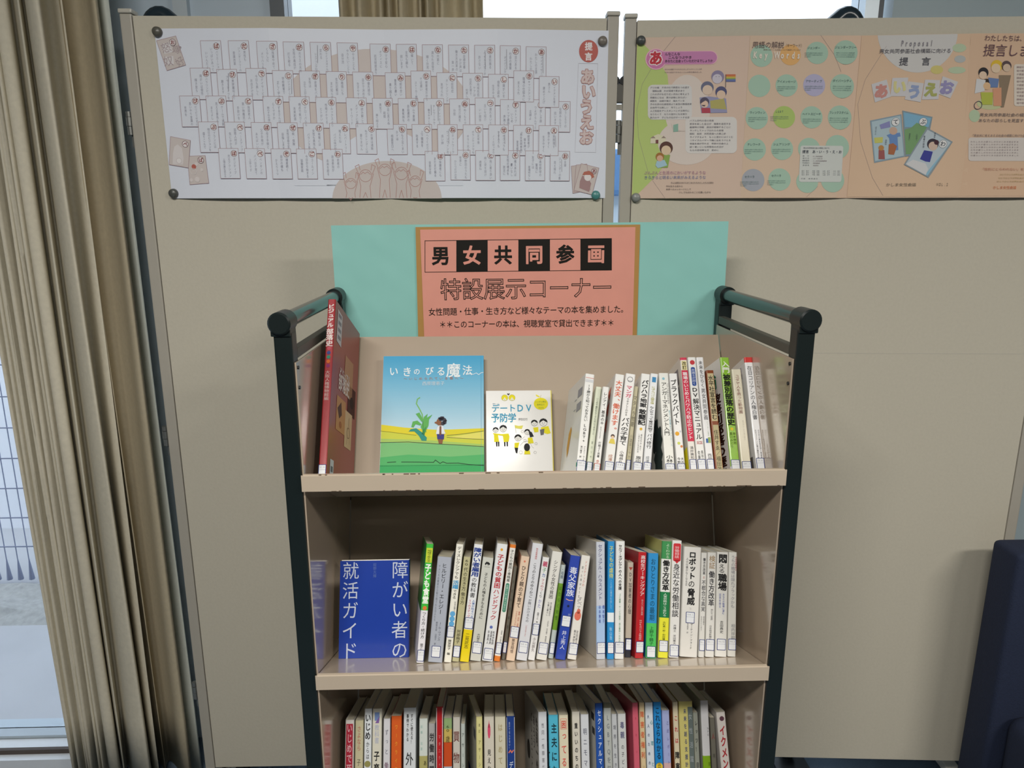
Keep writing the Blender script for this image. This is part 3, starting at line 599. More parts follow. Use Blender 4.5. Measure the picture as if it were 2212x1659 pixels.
for c, x, y in (('て', 567, 998), ('ぶ', 785, 998), ('わ', 942, 1178)):
    a = RRm(c5, x, y); p2.circ(a[0], a[1], .0088, '#e2e2e2', 8, n=20); p2.ring(a[0], a[1], .0088, .0006, '#60646c', 8.4, n=20); p2.ch(c, a[0], a[1], .0125, .0125, '#464a54', 9, .015)
pp([(495, 1105), (520, 1095), (600, 1085), (605, 1115), (580, 1120), (585, 1225), (520, 1235), (515, 1130)], '#6a8cc0', 7, c5); pcir(548, 1070, 32, '#c8aa98', 7, c5); pp([(510, 1180), (545, 1170), (575, 1195), (550, 1265), (505, 1260)], '#a86a48', 7.2, c5); pp([(440, 1020), (520, 990), (525, 1040), (450, 1055)], '#8a8cbc', 7, c5)
pp([(395, 1125), (465, 1120), (462, 1165), (400, 1170)], '#c6c66c', 7, c5); pcir(450, 1208, 22, '#b9864c', 7.2, c5); pp([(430, 1225), (475, 1225), (478, 1300), (428, 1300)], '#9c5a5a', 7, c5)
pcir(860, 1180, 46, '#3a3440', 7, c5); pcir(862, 1195, 36, '#d2b8a8', 7.3, c5); pcir(890, 1165, 20, '#4a2c38', 7.4, c5); pp([(790, 1228), (860, 1240), (835, 1325), (800, 1320), (755, 1300)], '#3f4496', 7, c5)
for t, x, y0, y1 in (('ボランティア', 412, 1035, 1105), ('元気な', 490, 1140, 1185), ('まあるい', 678, 1090, 1150), ('心で', 735, 1095, 1150), ('若者の政治', 795, 1110, 1210), ('未来を', 880, 1085, 1130)):
    a = RRm(c5, x, y0); b = RRm(c5, x, y1); p2.vtext(t, a[0], a[1], b[1], .0045, '#4c505c', 9)
ht('かしま女性会議', 483, 1507, 722, 30, '#7d7468', c5); ht('VOL.2', 882, 1505, 985, 36, '#7d7468', c5)
ht('わたしたちは、', 1280, 322, 1620, 52, '#6d5058', c5); ht('提言します', 1270, 422, 1760, 100, '#6d5058', c5)
for x, y, r, h in ((1272, 600, 42, '#2c2a30'), (1268, 622, 32, '#dec4ac'), (1382, 545, 48, '#ddb93c'), (1375, 565, 38, '#e0c8ac'), (1462, 545, 42, '#5a4a4c'), (1465, 560, 32, '#d4bca4'), (1298, 690, 40, '#38302e'), (1300, 708, 30, '#ddb890')): pcir(x, y, r, h, 5+(.5 if r < 40 else 0), c5)
pp([(1215, 650), (1290, 660), (1280, 750), (1200, 770)], '#d4d4d6', 5.2, c5); pp([(1310, 640), (1400, 650), (1390, 720), (1330, 720)], '#6a82b0', 5.3, c5); pp([(1400, 620), (1500, 620), (1440, 880), (1415, 880)], '#8c7a66', 5.2, c5); pp([(1250, 760), (1350, 760), (1345, 860), (1260, 860)], '#b4bc50', 5.6, c5); pp([(1350, 730), (1420, 720), (1420, 870), (1355, 870)], '#d69c7c', 5.4, c5)
a = RRm(c5, 1228, 865); p2.ring(a[0], a[1], .0085, .0014, '#4c4a58', 6)
rrc(1525, 530, 1780, 870, 20, '#dcd2c6', 4, c5)
for i in range(11): ht('職場や家庭でいきいきと暮らす'[i % 3:i % 3+10], 1545, 555+i*29, 1745, 17, '#9c8488', c5)
ht('男女共同参画社会の構築には', 1240, 942, 1715, 30, '#6c6468', c5); ht('あなたの暮らしを見直すことから', 1230, 988, 1740, 30, '#6c6468', c5)
ht('「男女共に支えあえる社会の構築に向けた提言」', 1170, 1110, 1660, 24, '#857878', c5); rrc(1150, 1125, 1700, 1315, 22, '#d4ccc6', 4, c5)
for i in range(6): ht('わたしたちの暮らしのなかにある提言をまとめました'[i:i+19], 1165, 1160+i*22, 1560, 14, '#9c9092', c5)
ht('「性別にとらわれない」を実現する', 1245, 1382, 1720, 24, '#c08470', c5)
for i in range(3): ht('ひとりひとりが声をあげよう', 1400-i*12, 1425+i*28, 1640, 16, '#b8a070', c5)
ht('かしま女性会議', 1345, 1530, 1535, 28, '#d07a50', c5)
p2.out('printed_figures', map2, P2, {'u': [aS+.035*i for i in range(1, 31)]+cr2[1:4], 'v': [bZ+.035*i for i in range(1, 10)]}, kind='stuff')
magnet(PR, 1384, 89, '#4b4f4e', 'dark grey magnet at the top left corner of the orange poster')
magnet(PR, 1373, 427, '#8b8e8c', 'light grey magnet at the bottom left corner of the orange poster')

# ------------------------------------------------------------------ teal signboard behind the cart
YS = .45
tl = ony(718, 487, YS); tr = ony(1577, 478, YS)
SB = Matrix.Translation(((tl.x+tr.x)/2, YS, -.16)) ; ang = atan2(tr.z-tl.z, tr.x-tl.x); hw = (tr.x-tl.x)/2; ht_ = (tl.z+tr.z)/2+.16
SB = SB @ Matrix.Rotation(-ang, 4, 'Y')
e = empty('sign_board', SB, label='teal covered sign board with pink Japanese notice, standing behind the book truck', category='sign')
def crinkle(x, z): return .0008*sin(x*31+z*17)*sin(z*43-x*9)+.0006*sin(x*83+z*61)
g = MB(); vs = []; fs = []; nx, nz = 70, 30
for j in range(nz+1):
    for i in range(nx+1):
        x = -hw+2*hw*i/nx; z = ht_*j/nz; vs.append((x, -abs(crinkle(x, z)), z))
fs = [(j*(nx+1)+i, j*(nx+1)+i+1, (j+1)*(nx+1)+i+1, (j+1)*(nx+1)+i) for j in range(nz) for i in range(nx)]
m_teal = mat('#93cfc8', .45, noise=.03, scale=12)
g.add(vs, fs, m_teal, True); g.box((-hw, .0008, 0), (hw, .006, ht_-.0004), m_teal); g.build('teal_covering', e)
iv = SB.inverted()
def SS(px, py): p = iv @ ony(px, py, YS); return (p.x, p.z)
g = PM(); q = [SS(898, 490.5), SS(1382, 485), SS(1376, 716), SS(903, 716)]
bot = .10
q[2] = (q[2][0]-.001, bot); q[3] = (q[3][0], bot)
def slab(name, q, y0, th, h, rough=.6, mt=None):
    o = MB(); v = [(x, -y0, z) for x, z in q]+[(x, -y0-th, z) for x, z in q]
    o.add(v, [(4, 5, 6, 7), (0, 4, 7, 3), (1, 2, 6, 5), (0, 1, 5, 4), (3, 7, 6, 2), (0, 3, 2, 1)], mt or mat(h, rough, noise=.05, scale=30)); return o.build(name, e)
slab('cardboard_backing', q[::-1], .0020, .0028, '#b58a4a')
q = [SS(908, 496), SS(1371.5, 490.5), SS(1366.5, 716), SS(915.5, 716)]; q[2] = (q[2][0]-.001, bot-.004); q[3] = (q[3][0]+.001, bot-.004)
slab('pink_notice', q[::-1], .0050, .0008, '#e39c8c')
g = PM(); K = '#17140f'; PKC = '#e39c8c'
xs = [918.5, 986.5, 1053, 1120, 1187, 1253.5, 1320]
def yy(x, top): return (520-(x-918)*.0124) if top else (587.5-(x-918)*.0112)
for i, c in enumerate('男女共同参画'):
    x0, x1 = xs[i], xs[i+1]; P4 = [SS(x0, yy(x0, 1)), SS(x1, yy(x1, 1)), SS(x1, yy(x1, 0)), SS(x0, yy(x0, 0))]
    if i % 2: g.poly(P4, K, 0)
    c0 = SS((x0+x1)/2, (yy(x0, 1)+yy(x0, 0))/2-1); g.ch(c, c0[0], c0[1], .0400, .0415, PKC if i % 2 else K, 1, .031)
P4 = [SS(xs[0], yy(xs[0], 1)), SS(xs[-1], yy(xs[-1], 1)), SS(xs[-1], yy(xs[-1], 0)), SS(xs[0], yy(xs[0], 0))]; g.line(P4, .0012, K, 1, True)
for x in xs[1:-1]: g.line([SS(x, yy(x, 1)), SS(x, yy(x, 0))], .0009, K, 1)
a = SS(951, 625.5); b = SS(1323, 620.5); g.htext('特設展示コーナー', a[0], a[1], b[0], .0500, K, 1, .035, atan2(b[1]-a[1], b[0]-a[0]), .016)
a = SS(926, 673.5); b = SS(1355, 667); g.htext('女性問題・仕事・生き方など様々なテーマの本を集めました。', a[0], a[1], b[0], .0178, K, 1, .006, atan2(b[1]-a[1], b[0]-a[0]))
a = SS(949, 700.5); b = SS(1326, 696.5); g.htext('＊＊このコーナーの本は、視聴覚室で貸出できます＊＊', a[0], a[1], b[0], .0178, K, 1, .006, atan2(b[1]-a[1], b[0]-a[0]))
g.out('notice_lettering', lambda u, v, L: (u, -.0061-L*.00015, v), e)

# ------------------------------------------------------------------ book truck
m_bei = mat('#c4b4a0', .22, coat=.7, noise=.02, scale=25, name='beige_enamel')
m_back = mat('#aa9a87', .55, noise=.03, scale=25)
m_beig = mat('#b09f8c', .16, coat=.9, noise=.02, scale=25, name='beige_enamel_gloss')
m_blk = mat('#121c1c', .38, noise=.05, scale=30, name='black_paint'); m_grn = mat('#2a3a3c', .22, coat=.3, noise=.03, name='handle_tube')
m_rail = mat('#4a4a42', .45, noise=.04)
CART = empty('book_truck', Matrix.Translation((0, .21, FLOOR)), label='beige and black sloping shelf book truck full of books, in front of the display panels', category='book truck')
ci = Vector((0, .21, FLOOR))
def cb(g, name, **t):
    g.v = [(x-ci.x, y-ci.y, z-ci.z) for x, y, z in g.v]
    return g.build(name, CART, **t)
for sg in (-1, 1):
    def X(a, b): return (min(sg*a, sg*b), max(sg*a, sg*b))
    for (y0, nm) in ((0.0, 'front_post'), (.399, 'rear_post')):
        g = MB(); x0, x1 = X(.403, .432); g.box((x0, y0, FLOOR+.115), (x1, y0+.03, .036), m_blk, .003); post = cb(g, nm)
        g = MB(); xc = sg*.4195
        g.tube((xc, y0-.006, .051), (xc, y0+.034, .051), .0182, m_blk, 24); g.box((xc-.0155, y0-.003, .030), (xc+.0155, y0+.032, .048), m_blk, .002)
        g.tube((xc, y0-.0085, .051), (xc, y0-.006, .051), .0155, m_blk, 24, .0182)
        cb(g, 'handle_joint').parent = post
        g = MB(); xc = sg*.4175; yc = y0+.015
        g.tube((xc, yc, FLOOR+.108), (xc, yc, FLOOR+.125), .016, m_rail, 16); g.box((xc-.018, yc-.03, FLOOR+.06), (xc-.014, yc+.02, FLOOR+.11), m_rail); g.box((xc+.014, yc-.03, FLOOR+.06), (xc+.018, yc+.02, FLOOR+.11), m_rail); g.box((xc-.018, yc-.03, FLOOR+.104), (xc+.018, yc+.02, FLOOR+.110), m_rail)
        g.tube((xc-.012, yc-.012, FLOOR+.05), (xc+.012, yc-.012, FLOOR+.05), .05, m_dark, 28); cb(g, 'caster').parent = post
    g = MB(); g.tube((sg*.4195, .030, .051), (sg*.4195, .396, .051), .0135, m_grn, 24); cb(g, 'handle')
    g = MB(); x0, x1 = X(.4035, .418); g.box((x0, .03, -.010), (x1, .399, .006), m_rail, .0015); cb(g, 'side_rail')
    g = MB(); x0, x1 = X(.4000, .4028); g.box((x0, .004, -1.27), (x1, .40, -.0125), m_beig, .0008); cb(g, 'side_panel')
    g = MB()
    for z in (-.012, -.045):
        g.tube((sg*.403, .012, z-.01), (sg*.398, .012, z-.01), .003, m_dark, 10)
    cb(g, 'bolt')
SH = {'top': (.005, -.2060, radians(29), .2444, .335), 'mid': (.005, -.5730, radians(20), .266, .300), 'low': (.005, -.9430, radians(20), .266, .300)}
LIPZ = {'top': -.1978, 'mid': -.5683, 'low': -.9383}
def shw(k, x, w, v):
    y0, z0, ph = SH[k][:3]; return Vector((x, y0+w*cos(ph)+v*sin(ph), z0-w*sin(ph)+v*cos(ph)))
def extr(g, prof, x0, x1, m):
    n = len(prof); vs = [(x0, y, z) for y, z in prof]+[(x1, y, z) for y, z in prof]
    fs = [(i, (i+1) % n, n+(i+1) % n, n+i) for i in range(n)]+[list(range(n))[::-1], list(range(n, 2*n))]
    g.add(vs, fs, m)
for k in SH:
    y0, z0, ph, L, S = SH[k]; zl = LIPZ[k]; g = MB(); t = .0014
    a = shw(k, 0, .002, 0); b = shw(k, 0, L, 0); b2_ = shw(k, 0, L, -t); a2 = shw(k, 0, .004, -t)
    prof = [(-.0075, zl-.0285), (-.0078, zl-.0015), (-.006, zl), (-.001, zl+.0002), (.002, zl-.0010), (a.y, a.z), (b.y, b.z), (b2_.y, b2_.z), (a2.y, a2.z), (-.0035, zl-.004), (-.0058, zl-.005), (-.006, zl-.0285)]
    extr(g, prof[::-1], -.3988, .3988, m_bei)
    g.box((-.402, -.0078, zl-.0285), (-.3988, -.006, zl-.0005), m_bei); g.box((.3988, -.0078, zl-.0285), (.402, -.006, zl-.0005), m_bei)
    g.box((-.3988, -.006, zl-.0285), (.3988, .006, zl-.0272), m_bei)
    if k == 'top':   # chipped paint along the lip
        rr = random.Random(4)
        for i in range(26):
            x = rr.uniform(-.39, .39); w = rr.uniform(.002, .012); g.box((x, -.0080, zl-.0285-.0002), (x+w, -.0060, zl-.0285+rr.uniform(.0006, .0016)), mat('#5b4c3e', .7))
        for i in range(12):
            x = rr.uniform(-.38, -.0); w = rr.uniform(.002, .009); g.box((x, -.0072, zl-.0010), (x+w, -.0050, zl+.0003), mat('#6b5a48', .7))
    cb(g, 'shelf')
    g = MB(); p = [shw(k, 0, L-.0002, .0005), shw(k, 0, L-.0002, S), shw(k, 0, L+.0012, S+.0), shw(k, 0, L+.0012, .0005)]
    extr(g, [(q.y, q.z) for q in p], -.3985, .3985, m_back); cb(g, 'back_panel')
g = MB(); g.box((-.400, .36, -.39), (.400, .375, -.375), m_blk); cb(g, 'rear_crossbar')
g = MB(); g.box((-.400, .385, -1.26), (.400, .399, -1.23), m_blk); g.box((-.40, .02, -1.26), (.40, .034, -1.23), m_blk); cb(g, 'base_bar')

# ------------------------------------------------------------------ books
m_page = mat('#d9d2bd', .9, noise=.06, scale=200)
def shelf_frame(k):
    y0, z0, ph = SH[k][:3]
    return Matrix(((1, 0, 0, 0), (0, cos(ph), sin(ph), y0), (0, -sin(ph), cos(ph), z0), (0, 0, 0, 1)))
def on_spine(k, px, py, w):
    ph = SH[k][2]; n = Vector((0, cos(ph), -sin(ph))); p = meet(px, py, shw(k, 0, w, 0), n); q = shelf_frame(k).inverted() @ p
    return q.x, q.z
def cover_mat(h): return mat(h, .35, coat=.25, noise=.02, scale=40)
def make_book(mw, t, d, h, spine, sides, bands, label, group, texts, call, covl=None, covr=None, art=None, colours=None):
    """spine at y=0 facing -y, thickness along x, height along z"""
    e = empty('book', mw, label=label, category='book', group=group)
    zs = [0]; segs = sorted(bands, key=lambda b: -b[1]) if bands else []
    # material levels from bottom to top
    cutz = sorted(set([0, h]+[h*(1-b[0]) for b in segs]+[h*(1-b[1]) for b in segs])); cutz = [z for z in cutz if 0 <= z <= h]
    r = min(.0022, t*.3); b = .0009
    outer = [(0, d), (0, r*1.2), (r*.3, r*.35), (r, 0), (t-r, 0), (t-r*.3, r*.35), (t, r*1.2), (t, d)]
    inner = [(t-b, d), (t-b, b*1.5), (b, b*1.5), (b, d)]
    pr = outer+inner; n = len(pr); g = MB(); vs = []
    for z in cutz: vs += [(x, y, z) for x, y in pr]
    base = len(g.v); g.v = [tuple(v) for v in vs]
    for k in range(len(cutz)-1):
        zm = (cutz[k]+cutz[k+1])/2; cs, cc = spine, sides
        for bd in segs:
            if h*(1-bd[1]) < zm < h*(1-bd[0]):
                cs = bd[2]
                if len(bd) > 3 and bd[3]: cc = bd[2] if bd[3] is True else bd[3]
        for i in range(n):
            j = (i+1) % n; col = cc if i in (0, 6) else cs if i < 7 else '#e8e6e0'
            g.f.append([k*n+i, k*n+j, (k+1)*n+j, (k+1)*n+i]); g.mi.append(g.m(cover_mat(col))); g.sm.append(False)
    tp = (len(cutz)-1)*n
    for base_, flip in ((0, True), (tp, False)):
        quads = [(0, 1, 10, 11), (1, 2, 3, 10), (3, 4, 9, 10), (4, 5, 6, 9), (6, 7, 8, 9)]
        for q in quads:
            q = [base_+i for i in q]; g.f.append(q[::-1] if flip else q); g.mi.append(g.m(cover_mat(spine))); g.sm.append(False)
    cov_ = g.build('cover', e)
    g = MB(); g.box((b+.0001, b*1.5+.0001, .0012), (t-b-.0001, d-.002, h-.0016), m_page); g.build('page_block', e)
    sp = PM()
    for tx in texts:
        s, cx_, f0, f1, w = tx[:5]; colr = tx[5] if len(tx) > 5 else '#1c1c1e'; bo = tx[6] if len(tx) > 6 else 0
        sp.vtext(s, t*cx_, h*(1-f0), h*(1-f1), t*w, colr, 2, bo)
    if art: art(sp, t, h)
    if sp.v: sp.out('spine_lettering', lambda u, v, L: (u, -.0003-L*.00012, v), cov_)
    if call:
        fc, num, bc_ = call if len(call) == 3 else (call[0], call[1], '#2c3a78')
        lw = min(t*.94, .0165); lh = .0205; z = h*(1-fc); x0 = t*.5-lw/2; cp = PM()
        cp.rrect(x0, z-lh/2, x0+lw, z+lh/2, .0012, bc_, 0); cp.rrect(x0+.0010, z-lh/2+.0010, x0+lw-.0010, z+lh/2-.0010, .001, '#dfe2e6', 1)
        cp.line([(x0+.001, z+.001), (x0+lw-.001, z+.001)], .00035, '#8b90a4', 2)
        cp.htext(num, x0+lw*.14, z+.0055, x0+lw*.86, .0042, '#55565e', 2)
        cp.out('call_number_label', lambda u, v, L: (u, -.0009-L*.00012, v), cov_)
    if covl:
        p = PM(); covl(p, d, h); p.out('cover_print', lambda u, v, L: (-.0003-L*.00012, d-u, v), cov_)
    if covr:
        p = PM(); covr(p, d, h); p.out('cover_print', lambda u, v, L: (t+.0003+L*.00012, u, v), cov_)
    return e
_last = {}
GRP = {'top': 'books on the top shelf of the truck', 'mid': 'books on the middle shelf of the truck', 'low': 'books on the bottom shelf in view'}
W0 = {'top': .075, 'mid': .055, 'low': .055}
def B(k, bot, top, spine, label, sides=None, bands=(), texts=(), call=None, rec=0, cov=None, covl=None, art=None, lean=None, depth=None, key=None):
    w = W0[k]+rec; xtl, xtr, yt = top
    T0 = on_spine(k, xtl, yt, w); T1 = on_spine(k, xtr, yt, w); hv = (T0[1]+T1[1])/2
    if bot is None: x0, x1 = T0[0]-hv*math.tan(lean or 0), T1[0]-hv*math.tan(lean or 0)
    else:
        B0 = on_spine(k, bot[0], bot[2], w); B1 = on_spine(k, bot[1], bot[2], w)
        if k == 'top':
            s0 = (T0[0]-B0[0])/(T0[1]-B0[1]); s1 = (T1[0]-B1[0])/(T1[1]-B1[1]); x0 = B0[0]-s0*B0[1]; x1 = B1[0]-s1*B1[1]
        else: x0, x1 = B0[0], B1[0]
    a = math.atan(((T0[0]+T1[0])/2-(x0+x1)/2)/hv); th = ((x1-x0)+(T1[0]-T0[0]))/2*cos(a); c = (x0+x1)/2; x0, x1 = c-th/2/cos(a), c+th/2/cos(a)
    h = hv/cos(a)-(th*.5*abs(sin(a)))
    kk = key or k
    if kk in _last:          # keep clear of the neighbour on the left
        lx, la, lh = _last[kk]; hh = min(h*cos(a), lh*cos(la))
        gap = min(x0-lx, (x0+hh*math.tan(a))-(lx+hh*math.tan(la)))
        if gap < .0004:
            dlt = .0004-gap; sh = min(dlt, max(0, (x1-x0)-.0065)); x0 += sh; th = (x1-x0)*cos(a)
            if dlt > sh: x0 += dlt-sh; x1 += dlt-sh
    _last[kk] = (x1, a, h)
    d = depth or (.150 if h > .207 else .130)
    Lr = SH[k][3]-w-.006; d = min(d, Lr)
    yaw = 0
    if cov:
        o = CAM_P; dd = sight(*cov); fr = shelf_frame(k).inverted(); o2 = fr @ o; d2 = fr.to_3x3() @ dd; tt = (T0[1]-o2.z)/d2.z; far = o2+d2*tt
        yaw = atan2(T0[0]-far.x, far.y-w); yaw = max(-.05, min(.14, yaw))
    if a > 0: M = Matrix.Translation((x1-th*cos(a), w, th*sin(a)))
    else: M = Matrix.Translation((x0, w, 0))
    M = shelf_frame(k) @ M @ Matrix.Rotation(a, 4, 'Y') @ Matrix.Rotation(yaw, 4, 'Z') @ Matrix.Translation((0, 0, .0003))
    if k == 'top' and call: call = (call[0]-.055,)+tuple(call[1:])
    return make_book(M, th-.0003, d, h, spine, sides or spine, list(bands), label, GRP[k], texts, call, covl, None, art)

WH = '#e9e9e6'; IV = '#e4dfc8'; BK = '#1e1e20'; GY = '#6f6f72'; RD = '#b02a30'; BL = '#2a4a9a'
# --- red volume leaning on the left side of the top shelf
def red_cov(p, d, h):
    # right-hand cover: u runs from the spine to the fore edge
    p.poly([(d*.10, h*.78), (d*.10, h*.965), (d*.27, h*.955), (d*.27, h*.77)], '#c9c8cc', 1)
    for i in range(4): p.rect(d*.13, h*(.80+i*.042), d*.24, h*(.822+i*.042), '#8a8a92', 2)
    p.rect(d*.45, h*.53, d*.78, h*.76, '#b98a6a', 1); p.rect(d*.22, h*.30, d*.55, h*.49, '#c0895c', 1); p.rect(d*.55, h*.24, d*.82, h*.45, '#cfae8e', 1.2); p.rect(d*.62, h*.44, d*.92, h*.61, '#4a2220', 1)
    p.poly([(d*.25, h*.42), (d*.38, h*.47), (d*.42, h*.40), (d*.33, h*.37)], '#5a3428', 2); p.circ(d*.38, h*.34, d*.05, '#a4643c', 2, ry=h*.02); p.ring(d*.69, h*.33, d*.06, .0015, '#7a5a48', 2, ry=h*.03); p.line([(d*.64, h*.26), (d*.70, h*.42), (d*.76, h*.27)], .001, '#7a5a48', 2)
    p.circ(d*.78, h*.52, d*.08, '#2c1412', 2, ry=h*.035)
    p.htext('ビジュアル', d*.26, h*.63, d*.66, .021, '#d8c4c0', 3, .03); p.htext('部落史', d*.24, h*.575, d*.66, .034, '#d8c4c0', 3, .03)
    p.rect(d*.10, h*.045, d*.22, h*.125, '#c6c8d2', 1); p.rect(d*.125, h*.06, d*.195, h*.09, '#6a6a78', 2)
w = .045
T0 = on_spine('top', 707.5, 647, w); T1 = on_spine('top', 723, 648, w); B0 = on_spine('top', 686, 1020, w); B1 = on_spine('top', 705, 1020, w)
a = (T0[0]-B0[0])/(T0[1]-B0[1]); al = math.atan(a); xr = B1[0]-a*B1[1]; th = (B1[0]-B0[0]+T1[0]-T0[0])/2*cos(al); hh = T0[1]/cos(al)
M = shelf_frame('top') @ Matrix.Translation((xr-th*cos(al), w, th*sin(al)+.0003)) @ Matrix.Rotation(al, 4, 'Y') @ Matrix.Rotation(-.06, 4, 'Z')
def dots(p, t, h):
    for i, c in enumerate(('#c05060', '#3a4a8a', '#2f8a70', '#cf6a30', '#8a2f6a')): p.circ(t*.5, h*(.715-i*.0245), t*.24, c, 2, n=14)
make_book(M, th, .186, hh, '#9c2028', '#8e1e16', [], 'tall red hardback leaning in the left corner of the top shelf', GRP['top'],
          [('ビジュアル', .5, .03, .165, .82, '#e6dcd8', .03), ('部落史', .5, .172, .275, .95, '#e6dcd8', .02), ('大阪人権博物館編', .5, .41, .575, .62, '#cfb4b0')], (.945, '361.86'), None, red_cov, dots)

# --- covers facing front
def face_book(k, x0, x1, w, h, t, spine, front, label, art, lower=None, lean=0):
    d = x1-x0
    M = shelf_frame(k) @ Matrix.Translation((x1, w, .0003)) @ Matrix.Rotation(lean, 4, 'X') @ Matrix.Rotation(pi/2, 4, 'Z')
    return make_book(M, t, d, h, spine, front, [], label, GRP[k], [], None, art, None)
def sky_cover(p, d, h):
    # the lower edge is hidden behind the shelf lip: layout measured from the lip line up
    lo = .040; H = h-lo
    def X(x): return (x-150)/(1262-150)*d
    def Y(y): return h-(y-150)/(1462-150)*H
    pass
    C0, C1, C2 = (74, 166, 210), (133, 192, 221), (186, 216, 232)
    for i in range(42):
        q = i/41; A_, B_, u = (C0, C1, q*2) if q < .5 else (C1, C2, q*2-1); c = '#%02x%02x%02x' % tuple(int(A_[k]*(1-u)+B_[k]*u) for k in range(3))
        p.rect(0.0003, Y(152+(i+1)*20), d-.0003, Y(152+i*20) if i else h-.0003, c, 0)
    def S(pts, c, L): p.poly([(min(d-.0003, max(.0003, X(x))), max(.0006, Y(y))) for x, y in pts], c, L)
    S([(140, 930), (400, 965), (760, 995), (1262, 982), (1262, 1200), (140, 1200)], '#ddd02e', 1)
    S([(140, 1000), (450, 1040), (720, 1075), (860, 1060), (1262, 1010), (1262, 1210), (140, 1210)], '#c9cf48', 2)
    S([(860, 1080), (1262, 1020), (1262, 1105)], '#dfd96a', 2.5); S([(140, 1085), (700, 1110), (1262, 1160), (1262, 1230), (140, 1230)], '#a4c566', 3)
    S([(140, 1128), (500, 1135), (900, 1160), (1262, 1185), (1262, 1340), (140, 1340)], '#78bb78', 4); S([(140, 1290), (450, 1262), (900, 1290), (1262, 1270), (1262, 1380), (140, 1380)], '#52ae68', 4.5); S([(140, 1380), (1262, 1380), (1262, 1462), (1262, 1700), (140, 1700)], '#3ba45f', 5); S([(140, 1370), (1262, 1370), (1262, 1385), (140, 1385)], '#45a963', 5)
    def Ln(pts, w, c, L=6): p.line([(X(x), Y(y)) for x, y in pts], w, c, L)
    Ln([(145, 1128), (450, 1125), (760, 1150), (1000, 1165), (1255, 1185)], .0012, '#3a4a3a'); Ln([(230, 1345), (320, 1340)], .0014, '#1f3a2a'); Ln([(380, 1342), (560, 1345), (720, 1350), (740, 1325), (790, 1362), (820, 1345), (860, 1360), (985, 1360), (1100, 1378), (1255, 1390)], .0014, '#1f3a2a')
    Ln([(860, 1058), (1060, 1040), (1255, 1012)], .0009, '#6a6a3a'); Ln([(860, 1078), (1060, 1095), (1255, 1105)], .0009, '#6a6a3a'); Ln([(145, 1000), (330, 1025), (530, 1052)], .0009, '#8a8a2a')
    for i, (c, x, y, s) in enumerate((('い', 268, 330, .0195), ('き', 415, 338, .020), ('の', 522, 335, .014), ('び', 660, 330, .018), ('る', 790, 335, .019), ('魔', 925, 325, .030), ('法', 1080, 325, .021))): p.ch(c, X(x), Y(y), s, s*1.08, '#e9f2f6', 7, .014)
    Ln([(1110, 352), (1140, 372), (1180, 355), (1205, 375), (1235, 352), (1255, 350)], .0011, '#e9f2f6', 7)
    p.htext('〜いじめられている君へ〜', X(370), Y(415), X(1045), .0062, '#bb8a78', 7); p.htext('西原理恵子', X(583), Y(472), X(830), .0090, '#d4e4ec', 7)
    LG, DG, TG = '#5fae58', '#3f8f4c', '#2f8f82'
    Ln([(560, 632), (535, 650), (525, 700), (560, 760), (590, 820), (598, 880)], .0022, '#7bb865', 7)
    S([(520, 815), (560, 800), (600, 880), (590, 910)], LG, 8); S([(490, 900), (540, 890), (585, 930), (575, 945), (520, 930), (500, 965), (475, 960)], LG, 8)
    S([(590, 930), (610, 850), (650, 815), (640, 860), (700, 825), (665, 880), (660, 950), (635, 1000), (640, 1020), (600, 1010), (575, 960)], LG, 8.5); S([(440, 1020), (470, 985), (530, 975), (590, 1020), (645, 1080), (640, 1115), (590, 1112), (560, 1060), (510, 1010), (450, 1010)], TG, 9); S([(600, 1000), (640, 950), (620, 1050), (590, 1040)], DG, 9)
    Ln([(600, 900), (605, 1000), (612, 1060)], .0009, '#2b6a3a', 9.5)
    S([(752, 885), (775, 860), (800, 870), (800, 950), (785, 945), (765, 945), (748, 930), (725, 920), (730, 905), (745, 905)], '#8a5a3e', 9)
    for x, y, r in ((800, 870, 24), (830, 885, 22), (835, 915, 20), (815, 925, 22), (790, 880, 20), (845, 895, 14), (775, 868, 12), (815, 862, 16)): p.circ(X(x), Y(y), r/1112*d, '#3c3a46', 10, n=12)
    S([(772, 950), (812, 948), (845, 1040), (742, 1042), (755, 970)], '#dfe3ea', 9); S([(780, 955), (800, 955), (802, 1045), (785, 1060), (778, 1045)], '#7c4e36', 10); S([(752, 1042), (832, 1045), (828, 1102), (758, 1098)], '#3a3a86', 9); S([(762, 1098), (820, 1100), (812, 1148), (775, 1148)], '#8a5a3e', 9)
    p.rect(d*.972, 0.001, d*.974, h-.001, '#5f9fc0', 6)
xl = on_spine('top', 828, 790, .222)[0]; xr = on_spine('top', 1045, 790, .222)[0]; hb = on_spine('top', 940, 769, .222)[1]
face_book('top', xl, xr, .222, hb, .011, '#6aa9c4', '#6ab0d2', 'blue and green picture book with a child and plant, facing front, top shelf', sky_cover)
